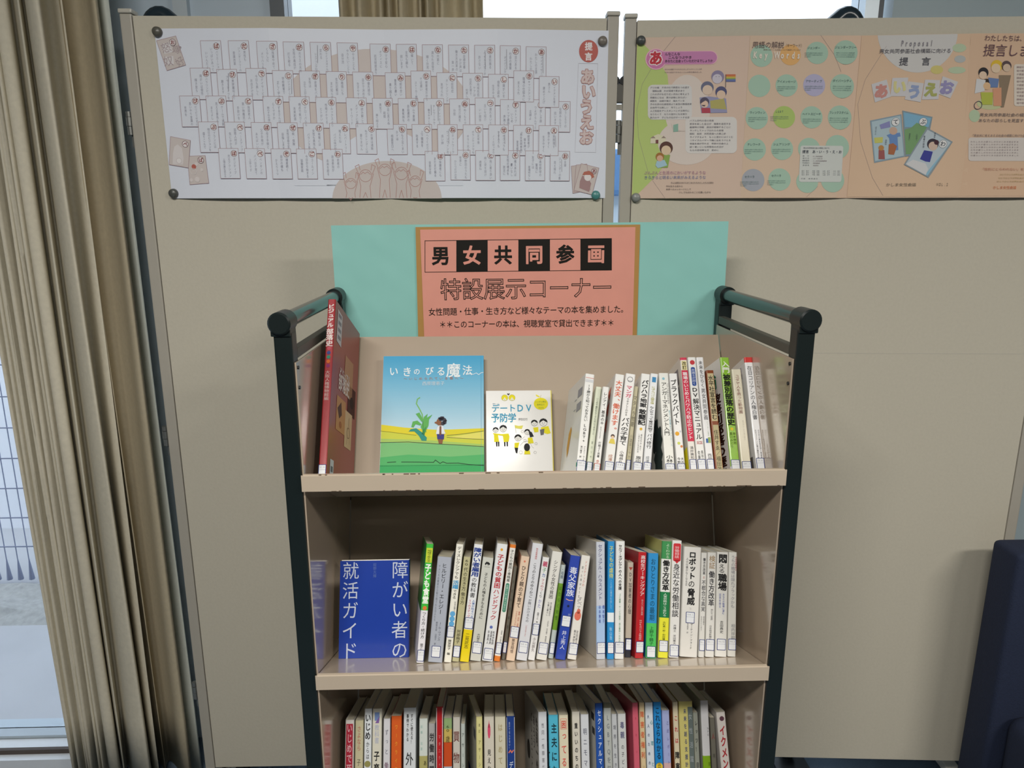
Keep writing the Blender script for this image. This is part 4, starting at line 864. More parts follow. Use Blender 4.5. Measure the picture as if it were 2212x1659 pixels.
def yel_cover(p, d, h):
    lo = .040; H = h-lo; YL = '#e6dc20'; CY = '#3a9cc0'
    def X(x): return (x-1285)/(2035-1285)*d
    def Y(y): return h-(y-535)/(1450-535)*H
    def P(pts, c, L): p.poly([(X(x), Y(y)) for x, y in pts], c, L)
    def Ln(pts, w, c, L=3): p.line([(X(x), Y(y)) for x, y in pts], w, c, L)
    for x, fx in ((1497, -1), (1580, 1)):
        p.circ(X(x), Y(618), d*.048, YL, 1, n=20); p.ring(X(x), Y(618), d*.048, .0005, '#a8a030', 2, n=20); P([(x-25, 650), (x, 610), (x+25, 648)], '#e9e9dc', 2); Ln([(x-6, 632), (x, 640), (x+6, 630)], .0004, '#8a8420', 3)
    P([(1540, 590), (1524, 574), (1530, 566), (1540, 572), (1550, 566), (1556, 574)], BK, 2)
    p.htext('理解しよう', X(1357), Y(687), X(1435), .0026, '#7aa0b8', 2)
    p.htext('デート', X(1345), Y(738), X(1625), .0178, CY, 2, .012); p.htext('DV', X(1625), Y(738), X(1815), .0200, CY, 2, .014); p.htext('予防学', X(1340), Y(848), X(1625), .0200, CY, 2, .018); p.htext('伊田広行', X(1647), Y(866), X(1752), .0056, '#55585c', 2)
    p.circ(X(1908), Y(690), d*.108, YL, 1, n=28, ry=d*.095); Ln([(1905, 622), (1912, 590)], .0006, '#b8b050', 2); P([(1850, 580), (1890, 600), (1900, 615), (1862, 605)], YL, 2)
    p.htext('シングル単位', X(1840), Y(668), X(1970), .0042, '#7a9a40', 3); p.htext('思考法で', X(1862), Y(702), X(1950), .0042, '#7a9a40', 3); p.htext('わかる', X(1880), Y(738), X(1940), .0042, '#7a9a40', 3)
    def head(x, y, r, hair=True):
        p.circ(X(x), Y(y), r/750*d, '#ecece8', 3, n=16); p.ring(X(x), Y(y), r/750*d, .0004, BK, 4, n=16)
        if hair: p.poly([(X(x+r*1.15*cos(q)), Y(y-r*1.15*sin(q))) for q in [pi*.0, pi*.15, pi*.3, pi*.5, pi*.7, pi*.85, pi*1.05]]+[(X(x-r*.6), Y(y-r*.25)), (X(x), Y(y-r*.6)), (X(x+r*.6), Y(y-r*.2))], BK, 5)
        for s in (-.3, .3): p.circ(X(x+s*r), Y(y+r*.1), r*.09/750*d, BK, 6, n=8)
        Ln([(x-r*.25, y+r*.5), (x+r*.2, y+r*.48)], .0004, BK, 6)
    head(1390, 985, 30); head(1475, 970, 38); head(1640, 1075, 36); head(1745, 1010, 30); head(1828, 910, 34); head(1930, 905, 42)
    P([(1370, 1022), (1415, 1030), (1428, 1115), (1372, 1118)], YL, 3); P([(1362, 1018), (1450, 1030), (1535, 1025), (1545, 1060), (1535, 1115), (1480, 1120), (1470, 1050), (1360, 1030)], YL, 4)
    for x in (1400, 1422, 1490, 1518): P([(x-9, 1115), (x+9, 1115), (x+8, 1168), (x-6, 1168)], BK, 3)
    P([(1600, 1130), (1655, 1125), (1638, 1185), (1598, 1182)], YL, 3); P([(1598, 1182), (1640, 1185), (1628, 1248), (1612, 1240)], BK, 3); P([(1750, 1075), (1800, 1070), (1815, 1135), (1752, 1140)], YL, 3); P([(1760, 1000), (1795, 1010), (1818, 1060), (1775, 1070)], BK, 4)
    P([(1605, 930), (1650, 940), (1700, 935), (1685, 975), (1610, 965)], '#e8e26a', 3); Ln([(1607, 930), (1620, 1020)], .0006, '#9a9a90', 3)
    P([(1812, 960), (1870, 955), (1872, 1010), (1825, 1015)], YL, 3); P([(1900, 960), (1985, 945), (2010, 1025), (1970, 1035), (1905, 1010)], YL, 3); P([(1888, 985), (1940, 975), (1930, 1040), (1895, 1048)], '#6a6a6c', 5)
    p.circ(X(1738), Y(1180), d*.045, BK, 5, n=18, ry=d*.06); P([(1712, 1215), (1768, 1215), (1775, 1258), (1705, 1258)], YL, 4)
    for x, y, r in ((1718, 1105, 15), (1840, 1140, 14), (1828, 1238, 14), (1668, 1235, 18), (1690, 1005, 14)): p.ring(X(x), Y(y), r/750*d, .0004, '#8a8a88', 4, n=12)
    Ln([(1660, 1160), (1700, 1120), (1760, 1110), (1800, 1180), (1815, 1190)], .0004, '#8a8a88'); Ln([(1680, 1090), (1715, 1060)], .0004, '#8a8a88')
xl = on_spine('top', 1050, 860, .224)[0]; xr = on_spine('top', 1192, 860, .224)[0]; hb = on_spine('top', 1120, 844, .224)[1]
face_book('top', xl, xr, .224, hb, .012, '#e2d468', '#dcdcda', 'white and yellow booklet with small cartoon people, facing front on the top shelf', yel_cover)

# --- spines on the top shelf
def banana(p, d, h):
    p.poly([(d*.36, h*.26), (d*.42, h*.30), (d*.50, h*.52), (d*.44, h*.56), (d*.34, h*.50), (d*.30, h*.36)], '#d9a446', 1)
    for y in (.86, .72): p.rect(d*.66, h*(y-.05), d*.90, h*(y+.03), '#a0a0a8', 1)
    p.rect(d*.50, h*.80, d*.62, h*.81, '#b0b0b4', 1); p.rect(d*.50, h*.70, d*.62, h*.71, '#b0b0b4', 1)
B('top', (1243.7, 1264.9, 1017.8), (1264.9, 1286.1, 808), WH, 'thick white spine with green band, first upright book beside the white and yellow booklet', bands=[(.845, .885, '#1f9a62')], cov=(1227.3, 845.7), covl=banana,
  texts=[('13歳から知っておきたい', .5, .10, .46, .42), ('LGBT+', .5, .48, .66, .5), ('アシュリー・マーデル', .68, .69, .84, .22), ('須川綾子　訳', .34, .69, .80, .22)], call=(.93, '367.9'), art=lambda p, t, h: (p.rect(0.001, h*.965, t-.001, h*.958, '#d9a8a4', 1), p.rect(0.001, h*.945, t-.001, h*.92, '#cfd2d6', 1)))
B('top', (1265.8, 1278.4, 1017.5), (1287.0, 1300.6, 836), '#d6dbc6', 'short pale green book with a green band, wedged second among the upright top books', rec=.012, bands=[(.82, .875, '#2a9a66')], texts=[('いじめや差別をなくすためにできること', .5, .12, .52, .4, '#7c8472'), ('宮川リサ', .5, .58, .78, .3, '#7c8472')], call=(.92, '371.4'))
B('top', (1279.3, 1296.7, 1017.5), (1301.5, 1316, 836), WH, 'short white book with green band and red trimmed label, beside the orange titled one', bands=[(.835, .89, '#2a9a66')], texts=[('レンアイ、基本のキ', .5, .06, .42, .6), ('好きになったらなんでもOK', .42, .44, .57, .28, GY), ('打越さく良著', .5, .6, .77, .42), ('歩', .5, .79, .83, .5, '#c8705a')], call=(.945, '152', '#b8544a'))
def pen(p, d, h):
    for i, y in enumerate((.86, .70, .54)): p.poly([(d*.55, h*y), (d*.80, h*(y+.05)), (d*.78, h*(y-.09)), (d*.66, h*(y-.03))], '#d8705c', 1)
    p.rect(d*.10, h*.22, d*.24, h*.26, '#b9a690', 1)
B('top', (1304.4, 1325.6, 1017), (1329.5, 1349.8, 809), WH, 'white book with large orange brush title and a small child drawing on its spine', cov=(1308, 838), covl=pen, texts=[('大丈夫、', .5, .06, .28, .75, '#d9623e', .01), ('働けます。', .5, .285, .555, .78, '#d9623e', .01), ('成澤俊輔', .5, .77, .90, .5, '#c08a74')], call=(.945, '366.28'),
  art=lambda p, t, h: (p.circ(t*.5, h*.40, t*.22, '#5a4a44', 1, n=14), p.circ(t*.5, h*.39, t*.16, '#e6c8a8', 2, n=14), p.poly([(t*.15, h*.33), (t*.85, h*.33), (t*.7, h*.375), (t*.3, h*.375)], '#dcc85e', 1)))
B('top', (1327.6, 1349.8, 1016.5), (1351.7, 1373.9, 808), '#ecebe9', 'white book with a pink and black title and a round face emblem at its head', texts=[('マンガ', .5, .115, .235, .62, '#d05070', .02), ('でやさしくわかる', .5, .24, .41, .26), ('パパの子育て', .5, .425, .69, .78, BK, .01), ('小﨑恭弘・著', .5, .74, .92, .42)], call=(.955, '599'),
  art=lambda p, t, h: (p.ring(t*.5, h*.945, t*.27, .0008, '#6a6a72', 1, n=16), p.line([(t*.3, h*.93), (t*.7, h*.93)], .0006, '#6a6a72', 1)))
B('top', (1350.7, 1361.3, 1016.5), (1370, 1379.5, 835), '#c9c2a4', 'thin short tan book almost hidden before the white book with the heavy black title', rec=.014, texts=[('マタハラ問題', .5, .10, .44, .75, '#6a6458'), ('小酒部さやか', .5, .52, .78, .55, '#8a8474')], call=(.90, '366.38'))
B('top', (1366.2, 1387.4, 1016), (1386, 1404.7, 808), WH, 'white book with heavy black title and a small yellow bird, top row', texts=[('パワハラ地獄', .5, .06, .33, .78, BK, .025), ('敢闘記', .5, .345, .50, .85, BK, .03), ('会社をやめて', .62, .58, .74, .2, GY), ('しあわせになる方法', .36, .58, .76, .2, GY), ('原田芳裕', .5, .79, .93, .62)], call=(.955, '366.3'), art=lambda p, t, h: p.circ(t*.5, h*.465, t*.16, '#dcb040', 1, n=10))
B('top', (1388.3, 1406.7, 1016), (1405.7, 1422.1, 807.5), '#e6e8ea', 'white book with a blue square at its head, beside the black splashed cover', texts=[('にほんパパ父親手帳', .5, .125, .30, .5, '#b4b050'), ('なんちゃって育児休暇で', .5, .32, .57, .62), ('パパ修行', .5, .58, .72, .66), ('成澤廣修', .45, .79, .92, .5, '#8a8e94')], call=(.955, '366.3'), art=lambda p, t, h: p.rect(t*.25, h*.915, t*.75, h*.965, '#3f87b8', 1))
def black_art(p, d, h):
    for (x, y, r) in ((.62, .38, .16), (.75, .30, .18), (.70, .52, .12), (.82, .42, .14), (.66, .18, .15), (.78, .12, .13)):
        p.poly([(d*(x+r*(.75+.5*((i*7) % 3)/2)*cos(i*pi/6)), h*(y+r*.7*(.75+.5*((i*5) % 3)/2)*sin(i*pi/6))) for i in range(12)], '#2e3a38', 1+x)
B('top', (1437.5, 1458.7, 1015), (1423, 1445.2, 806), '#e6e6e0', 'cream white spine with a black ink splash on its cover, top row', cov=(1402, 828), covl=black_art, texts=[('アンガーマネジメント入門', .42, .09, .60, .62), ('パワハラ防止のための', .80, .10, .30, .24, GY), ('怒りの感情をコントロール', .82, .36, .70, .2, '#8ab8c8'), ('小林浩志', .5, .78, .925, .7)], call=(.965, '336.4'), art=lambda p, t, h: p.circ(t*.42, h*.945, t*.14, '#8abccc', 1, n=10))
B('top', (1462.7, 1482, 1014.5), (1446.2, 1462.7, 807), '#ebebea', 'white book with big black title and yellow and orange doodles low on the spine', texts=[('ブラックバイト', .42, .06, .50, .82, BK, .012), ('大内裕和', .70, .80, .93, .38), ('今野晴貴', .28, .80, .93, .38)], call=(.965, '366.8'),
  art=lambda p, t, h: (p.circ(t*.35, h*.42, t*.26, '#e3a83a', 1, n=12), p.circ(t*.45, h*.33, t*.18, '#cdd46a', 1, n=12), p.circ(t*.75, h*.30, t*.16, '#d98a50', 1, n=10), p.circ(t*.75, h*.44, t*.12, '#c8c8d0', 1, n=10)))
def red_side(p, d, h): p.rect(d*.62, h*.80, d*.86, h*.93, '#8f8b92', 1); p.rect(d*.60, h*.66, d*.84, h*.78, '#5c5a66', 1); p.poly([(d*.2, 0.001), (d*.96, 0.001), (d*.96, h*.26), (d*.5, h*.2)], '#e8dc22', 1)
B('top', (1489.7, 1507, 1014.5), (1470, 1483, 772.6), '#e6e2da', 'book with pink red title bar on the spine and yellow foot on its cover', cov=(1443, 806), covl=red_side, bands=[(0, .022, '#cc3350')], texts=[('改訂', .5, .035, .105, .62, BK, .02), ('職場のいじめとパワハラ防止のヒント', .5, .125, .685, .7, '#f2e8ea', .015), ('涌井美和子', .5, .74, .87, .55, GY)], call=(.945, '366.3'),
  art=lambda p, t, h: (p.rect(t*.04, h*.30, t*.96, h*.89, '#cc3350', 0), p.rect(t*.15, h*.892, t*.85, h*.97, '#e8dca0', 1)))
B('top', (1507.5, 1526.4, 1014), (1485.9, 1503.2, 772), WH, 'white book with a red circle and blue pill shape above a black title', texts=[('弁護士が説く', .5, .10, .235, .42, '#d8dff0'), ('DV', .5, .255, .345, .85, BK, .015), ('解決マニュアル', .5, .35, .69, .78, BK, .012), ('改訂版', .5, .70, .725, .8, '#b83a40'), ('長谷川京子', .68, .775, .92, .3), ('佐藤功行', .3, .775, .92, .3)], call=(.945, '367.1'),
  art=lambda p, t, h: (p.circ(t*.5, h*.955, t*.3, '#c23a42', 0, n=18), p.rrect(t*.24, h*.755, t*.76, h*.915, t*.2, '#34539a', 0)))
B('top', (1527.6, 1544.7, 1014), (1504.8, 1519.2, 772), '#ebebec', 'slim white book with a thin serif title, left of the brown framed spine', texts=[('未来をひらく', .5, .03, .26, .6, '#4a4a50'), ('男女共同参画', .5, .265, .53, .62, '#4a4a50'), ('ジェンダーの視点', .62, .54, .66, .2, '#a8b8a4'), ('西岡正子', .5, .80, .92, .6, GY)], call=(.945, '367.1'), art=lambda p, t, h: (p.rect(t*.2, h*.285, t*.5, h*.32, '#4a70b0', 1), p.rect(t*.5, h*.285, t*.85, h*.33, '#9ab06a', 1)))
def brown_art(p, t, h): p.rect(t*.12, h*.52, t*.88, h*.97, '#cdbf96', 0); p.rect(t*.18, 0.001, t*.88, h*.485, '#bfb38c', 0)
B('top', (1546.6, 1563, 1014), (1524.5, 1542.7, 800), '#8a4620', 'brown framed book with a tan title panel, top row', bands=[], texts=[('水平社宣言を読む', .5, .05, .47, .72, '#26211c', .012), ('住井すゑ／福田雅子', .5, .56, .99, .62, '#3a342c')], art=brown_art)
def green_side(p, d, h):
    p.vtext('入門', d*.72, h*.94, h*.76, d*.22, '#2f8a62', 1, .03); p.vtext('被差別部落の歴史', d*.76, h*.72, h*.02, d*.30, '#3a2018', 1, .04)
B('top', (1579, 1601.6, 1014), (1556.5, 1575.2, 772), '#8fc23a', 'bright green spine with a black title, its white cover showing bold brown characters', sides='#ecece8', cov=(1523, 797), covl=green_side, texts=[('入門', .5, .035, .135, .85, '#eef2e4', .03), ('被差別部落の歴史', .5, .145, .575, .85, BK, .03), ('寺木伸明', .68, .63, .73, .3, '#3f5a20'), ('黒川みどり', .34, .63, .76, .3, '#3f5a20')], bands=[(.905, 1, '#e9e9e6')], call=(.95, '361.86'), art=lambda p, t, h: p.circ(t*.5, h*.397, t*.17, '#e6cf3a', 1, n=14))
B('top', (1602.8, 1624.7, 1013.5), (1580.8, 1600.6, 798), '#e2dcc6', 'cream book with a small brown title, second from the right end of the top row', texts=[('ユダヤ人を救った動物園', .5, .05, .42, .45, '#9a7068'), ('ダイアン・アッカーマン', .6, .48, .66, .18, '#a8a090')], call=(.955, '289.3'))
B('top', (1633.4, 1654.6, 1013), (1609, 1623.8, 772), '#ebebed', 'white book with a red head band, rightmost on the top shelf', bands=[(0, .045, '#cf2f2c', '#e6e2de')], cov=(1581, 798), covl=lambda p, d, h: (p.poly([(d*.3, h*.88), (d*.86, h*.94), (d*.86, h*.84)], '#a8a0a6', 1), p.rect(d*.72, 0.001, d*.92, h*.18, '#6c6662', 1)),
  texts=[('在日コリアンの人権白書', .5, .075, .53, .62, '#55555a'), ('在日本大韓民国民団人権擁護委員会', .72, .61, .90, .2, GY), ('在日コリアン人権白書制作委員会編', .36, .61, .90, .2, GY)], call=(.94, '316.81'))

# --- middle shelf
def navy(p, d, h):
    for i, c in enumerate('就活ガイド'): p.ch(c, d*.155, h*(.895-i*.205), .0325, .0345, '#c3cbdd', 1)
    for i, c in enumerate('障がい者の'): p.ch(c, d*.865, h*(.895-i*.205), .0325, .0345, '#c3cbdd', 1)
    p.vtext('紺野大輝', d*.50, h*.975, h*.82, .0065, '#5a72b4', 1)
    p.vtext('ド', d*.155, h*.0, h*.0-.0001, .0001, '#c3cbdd', 1)
xl = -.3855; xr = on_spine('mid', 884, 1300, .10)[0]; hb = on_spine('mid', 820, 1211, .10)[1]
face_book('mid', xl, xr, .10, hb, .016, '#1a3a98', '#153a9c', "deep blue book with large pale characters, facing front at the middle shelf's left end", navy)
def C3(a, b, c): return (920+a/5.35, 920+b/5.35, 1150+c/5.35)
def C4(a, b, c): return (1140+a/5.35, 1140+b/5.35, 1150+c/5.35)
def C5(a, b, c): return (1360+a/4.74, 1360+b/4.74, 1150+c/4.74)
def gside(p, d, h): p.rect(0.001, 0.001, d-.001, h*.42, '#d6d4de', .5); p.rect(d*.72, h*.78, d*.94, h*.93, '#3f8a58', 1)
B('mid', (898.4, 916.4, 1440), (922, 936.4, 1175.3), '#3fb93f', 'bright green and white spine, leftmost upright book of the middle row', sides='#1f8a3c', cov=(893, 1196), covl=gside, bands=[(.565, 1, '#e4e2e8')], texts=[('地域で支える', .5, .05, .155, .6, '#2f5a20'), ('子ども食堂', .5, .17, .51, .85, '#eef4ea', .04), ('つくり方・続け方', .5, .575, .80, .55), ('豊島子ども', .5, .84, .90, .5, GY)], call=(.94, '369.4'), art=lambda p, t, h: (p.rect(.001, h*.84, t-.001, h*.965, '#c3cf3a', 0), p.circ(t*.5, h*.455, t*.28, '#d97a3a', 1, n=14)))
B('mid', C3(20, 190, 1535), C3(135, 300, 285), '#a9afbc', 'wide silver grey book with a thin black title, second upright book of the middle row', texts=[('ヒルビリー・エレジー', .55, .06, .55, .36), ('アメリカの繁栄から取り残された白人たち', .20, .08, .62, .14, '#7a808c'), ('J・D・ヴァンス', .62, .62, .80, .22, '#5c626e'), ('関根光宏　山田文　訳', .38, .62, .84, .13, '#6c727e')], call=(.90, '361.85'))
B('mid', C3(205, 295, 1545), C3(352, 435, 138), IV.replace('e4dfc8', 'ebe9dd'), 'slim cream book with light blue circles down its spine, right of the silver grey one', texts=[('ディスレクシアでも', .5, .02, .30, .6), ('活躍', .5, .31, .385, .85, '#4f9ccc', .03), ('できる', .5, .39, .47, .55), ('読み書きが困難な人の', .7, .49, .58, .25, GY), ('藤堂栄子　著', .5, .81, .94, .5)], call=(.745, '378.8'), art=lambda p, t, h: [p.circ(t*.5, h*(.405-i*.042), t*.36, '#5fa4d4', 1, n=16) for i in range(3)])
B('mid', C3(300, 385, 1532), C3(437, 520, 285), '#b9b48c', 'olive beige book with a 60 on its spine, beside the slim cream book', rec=.004, texts=[('60', .5, .02, .09, .9, '#4c4a38'), ('代の生き方', .5, .10, .33, .6, '#4c4a38'), ('働き方', .5, .34, .46, .6, '#4c4a38'), ('阿部絢子', .5, .70, .83, .55, '#3a3828')], call=(.905, '367.7'))
B('mid', C3(385, 502, 1548), C3(562, 658, 140), '#e4e6e8', 'white book with a bold navy title and a yellow foot, middle row', bands=[(.73, 1, '#e6cf12', '#e6e2d0')], texts=[('障がい者雇用', .5, .03, .28, .88, '#27408c', .03), ('の教科書', .5, .285, .46, .62, BK), ('人事が知るべき', .72, .475, .63, .33, '#3a6ab0'), ('5つのステップ', .32, .475, .63, .36, '#c24058'), ('二見武志', .5, .76, .89, .5, '#5c5420')], call=(.675, '366.28'))
B('mid', C3(507, 637, 1528), C3(658, 785, 292), '#c9cac2', 'pale grey book with a small black animal mark at its head', rec=.004, texts=[('子どもの人権をまもるために', .5, .15, .60, .34), ('木村草太', .5, .74, .82, .3, '#5c5c60')], call=(.875, '367.6'), art=lambda p, t, h: (p.poly([(t*.25, h*.935), (t*.38, h*.957), (t*.6, h*.955), (t*.75, h*.94), (t*.70, h*.925), (t*.62, h*.935), (t*.58, h*.918), (t*.52, h*.935), (t*.4, h*.935), (t*.34, h*.92)], BK, 1), p.rect(t*.25, h*.905, t*.75, h*.908, GY, 1)))
B('mid', C3(640, 780, 1535), C3(827, 945, 135), '#e0e2e4', 'white book with a large red title, beside the slim orange footed one', texts=[('子どもの貧困', .5, .09, .385, .62, '#b8323e', .02), ('ハンドブック', .5, .39, .655, .6, '#b8323e', .01), ('松本伊智朗', .75, .745, .86, .2, '#44444c'), ('湯澤直美', .52, .745, .86, .2, '#44444c'), ('平湯真人', .28, .745, .86, .2, '#44444c')], call=(.94, '369.4'), art=lambda p, t, h: (p.circ(t*.5, h*.95, t*.12, '#e0a030', 1, n=12), p.circ(t*.45, h*.285, t*.14, '#5a6ab0', 1, n=10)))
B('mid', C3(782, 860, 1550), C3(977, 1043, 142), '#e6e4de', 'slim book with orange head and foot and a green capsule on its spine', sides='#dc7a28', bands=[(0, .03, '#dc7a28'), (.955, 1, '#dc7a28')], texts=[('子どもの貧困と食格差', .5, .045, .325, .62), ('お腹いっぱい食べさせたい', .5, .35, .57, .36, '#d0e4d8'), ('阿部彩　村山伸子', .62, .74, .84, .25, GY)], call=(.89, '369.4'), art=lambda p, t, h: p.rrect(t*.2, h*.415, t*.8, h*.665, t*.28, '#4f8a74', 0))
B('mid', C3(862, 920, 1510), C3(1000, 1058, 395), '#6b6a60', 'short dark grey book sunk back next to the pinkish beige one', rec=.012, texts=[('子どもの貧困', .5, .12, .7, .5, '#4a4a44')], call=(.87, '369.4'))
B('mid', C3(920, 1032, 1513), C3(1102, 1200, 278), '#dfc6ae', 'pinkish beige book with a dark title, centre left of the middle row', texts=[('ひとり親の子育て', .5, .09, .50, .52, '#463a34', .008), ('離婚・死別・非婚', .72, .53, .68, .2, '#c06a5a'), ('でもひとりじゃない', .42, .53, .68, .2, '#c06a5a'), ('勝宮翔悟', .5, .79, .93, .36, '#5a4a44')], call=(.73, '367.61'), art=lambda p, t, h: p.circ(t*.5, h*.95, t*.12, '#d07a60', 1, n=10))
B('mid', C3(1035, 1175, 1525), C3(1237, 1355, 130), '#d5d7dd', 'tall silvery white book with a narrow black title, centre left of the middle row', texts=[('熊本慈恵病院', .5, .04, .14, .2, '#c87070'), ('こうのとりのゆりかご', .5, .17, .47, .34), ('が問いかけるもの', .5, .48, .68, .30, '#6c6c74'), ('いのちのゆくえと', .5, .70, .80, .16, '#c88080')], call=(.89, '369.43'))
B('mid', C4(2, 82, 1513), C4(172, 255, 290), '#e2e2e2', 'white book with a title in many coloured letters, middle row', rec=.002, texts=[('親', .5, .04, .095, .7, '#b8325a', .02), ('子', .5, .10, .15, .6, '#5a9a6a'), ('カ', .5, .155, .20, .6, '#3f6ab0'), ('フェのつ', .5, .21, .33, .5, '#b85060'), ('くり', .5, .335, .40, .5, '#5c5c64'), ('かた', .5, .41, .50, .5, '#8a8ac0'), ('高橋ライチ　著', .5, .54, .64, .32, GY), ('小山訓久', .5, .78, .92, .42, '#5c4a50')], call=(.705, '369.4'))
B('mid', C4(95, 222, 1518), C4(285, 405, 225), '#dddcd6', 'white book with a grey black handwritten title, left of the blue spine', texts=[('シングル女性の貧困', .5, .08, .44, .42, '#4c4a4c'), ('非正規職女性の', .62, .47, .60, .18, GY), ('仕事と暮らし', .38, .47, .60, .18, GY), ('小杉礼子　鈴木晶子　野依智子', .6, .64, .84, .16, GY)], call=(.895, '367.2'))
B('mid', C4(232, 303, 1500), C4(385, 440, 378), '#bcc6c4', 'short pale book with a green middle, sunk beside the royal blue one', rec=.012, bands=[(.20, .70, '#6f9c2c')], texts=[('・母親', .5, .03, .15, .5, '#4c5c70'), ('はたらく女性', .5, .22, .6, .5, '#3c6020')], call=(.89, '367.3'))
B('mid', C4(307, 447, 1502), C4(503, 605, 272), '#2944a8', 'royal blue book with white title, centre of the middle row', sides='#1c2f74', texts=[('毒父家族', .5, .11, .40, .78, '#dfe4f2', .01), ('親支配からの旅立ち', .72, .56, .60, .3, '#a0b0d8'), ('井上秀人', .5, .725, .905, .5, '#dfe4f2')], call=(.635, '367.3'), art=lambda p, t, h: (p.line([(t*.2, h*.575), (t*.5, h*.565), (t*.85, h*.57)], .0014, '#e0a890', 1), p.circ(t*.5, h*.51, t*.12, '#141c40', 1, n=12)))
B('mid', C4(452, 567, 1503), C4(625, 725, 270), '#e3e0da', 'white book with a salmon bottle shape on its spine, right of the royal blue book', texts=[('ドメスティックの', .62, .05, .30, .28, '#cf8a80'), ('すべて', .5, .40, .53, .5, '#8a8a8c'), ('困った時はどうする', .3, .1, .46, .2, GY), ('友田尋子', .7, .72, .86, .26, GY), ('藤木美奈子', .42, .72, .86, .26, GY)], call=(.90, '367.3'), art=lambda p, t, h: (p.circ(t*.48, h*.415, t*.36, '#d9705a', 1, n=18, ry=h*.045), p.circ(t*.52, h*.46, t*.2, '#d9705a', 1, n=14, ry=h*.025)))
B('mid', C4(792, 910, 1505), C4(797, 895, 112), '#c6cbd6', 'silvery book with blue purple handwritten lettering, first after the gap in the middle row', sides='#bdbab4', cov=(1272, 1192), bands=[(.55, .88, '#a9c4e8', '#bdbab4')], texts=[('セクシュアル・ハラスメント', .42, .02, .50, .5, '#4a4a7a'), ('橋本智子', .78, .54, .70, .26, '#3a4aa0'), ('谷本惠美', .36, .54, .70, .26, '#3a4aa0')], call=(.905, '367.2'))
B('mid', C4(915, 1002, 1505), C4(930, 1005, 105), '#2a8fd0', 'bright blue spine with a yellow title and a white block, middle row', bands=[(.61, .69, '#e6eef2')], texts=[('子どもの虐待', .5, .04, .32, .62, '#d6d46a', .01), ('ことば心理学を志して', .5, .33, .58, .3, '#a8d4ec'), ('秋山浩', .5, .73, .84, .4, '#b4dcf0')], call=(.905, '367.6'))
B('mid', C4(1005, 1115, 1505), C4(1020, 1125, 103), '#e5e6e4', 'white book with bold black title over fine green writing, beside the bright blue spine', texts=[('セルフ・ネグレクト', .5, .03, .24, .42, BK, .02), ('の人への支援', .5, .245, .42, .36, BK, .02), ('ゴミ屋敷・サービス拒否・孤立事例への対応', .5, .45, .86, .2, '#4a8a62')], call=(.905, '367.7'))
B('mid', C4(1127, 1195, 1490), C4(1155, 1230, 350), '#b9aea0', 'short grey brown book with a red flag mark, sunk left of the red spine', rec=.010, bands=[(.80, 1, '#22232e')], texts=[('DV加害者の心理', .5, .10, .55, .55, '#3c3a3c')], call=(.865, '367.1'), art=lambda p, t, h: p.poly([(t*.2, h*.95), (t*.85, h*.95), (t*.5, h*.915)], '#a04038', 1))
B('mid', C5(55, 150, 1318), C5(97, 180, 205), '#b81e26', 'red spine with a white title, right part of the middle row', sides='#8c1a22', cov=(1367, 1215), texts=[('高校生ワーキングプア', .55, .03, .42, .6, '#eadcdc', .01), ('見えない貧困の真実', .62, .45, .60, .26, '#e0b8b8'), ('NHKスペシャル取材班', .5, .64, .83, .34, '#e6cccc')], call=(.895, '367.6'))
B('mid', C5(160, 278, 1308), C5(197, 295, 215), '#2f8fce', 'light blue spine with a green lower third, right of the red book', bands=[(.67, 1, '#4fc05e')], texts=[('おひとりさまの最期', .5, .05, .65, .5, '#14506e', .005), ('上野千鶴子', .5, .70, .88, .42, '#1f5a30')], call=(.94, '367.7'))
B('mid', C5(287, 400, 1320), C5(337, 432, 92), '#e6e23c', 'yellow and green spine with a white title block, right part of the middle row', sides='#d8d88a', bands=[(0, .155, '#3f8f52', '#d8d88a'), (.155, .44, '#e6e6e2', '#d8d88a'), (.44, .66, '#1f7a46', '#d8d88a')], texts=[('よくわかる', .6, .02, .15, .4, '#cfe4c8'), ('働き方改革', .5, .165, .43, .72, BK, .03), ('人事労務はこう変わる', .5, .45, .65, .4, '#e0eee0'), ('水町勇一郎・和田肇', .5, .69, .85, .3, '#5c6420')], call=(.90, '366.14'))
B('mid', C5(403, 508, 1315), C5(441, 537, 85), '#e3e2df', 'white book with a red shield label at its head, right part of the middle row', texts=[('労働相談', .5, .05, .155, .5, '#eccccc'), ('身近な労働相談', .5, .20, .66, .72, '#2c2c30', .005), ('弁護士　米田憲夫', .5, .72, .89, .32, GY)], call=(.94, '366.14'), art=lambda p, t, h: (p.rrect(t*.12, h*.82, t*.9, h*.975, t*.15, '#c8323a', 0), p.poly([(t*.2, h*.83), (t*.85, h*.83), (t*.52, h*.80)], '#c8323a', 0)))
B('mid', C5(512, 698, 1308), C5(562, 737, 152), '#dfddd8', 'very thick white book with a heavy black katakana title, right part of the middle row', texts=[('ロボット', .5, .04, .30, .42, BK, .035), ('の', .5, .305, .375, .40, BK, .005), ('脅威', .5, .38, .535, .45, BK, .03), ('人の仕事がなくなる日', .20, .10, .36, .14, '#5c5c60'), ('マーティン・フォード', .60, .695, .93, .15, '#3c3c40'), ('松本剛史　訳', .38, .69, .79, .10, GY), ('Rise of', .5, .555, .575, .3, '#a8a8ac')], call=(.645, '366.1'))
B('mid', C5(705, 770, 1305), C5(740, 797, 210), '#dcdbd6', 'slim white book with a small black and red title, right of the very thick one', texts=[('働き方改革', .5, .05, .215, .48, '#3a3a40', .01), ('の', .5, .22, .26, .3, '#b04030'), ('不都合な真実', .5, .265, .57, .75, '#3a3a44'), ('常見陽平', .7, .61, .70, .25, GY), ('おおたとしまさ', .3, .61, .75, .25, GY)], call=(.885, '366.1'))
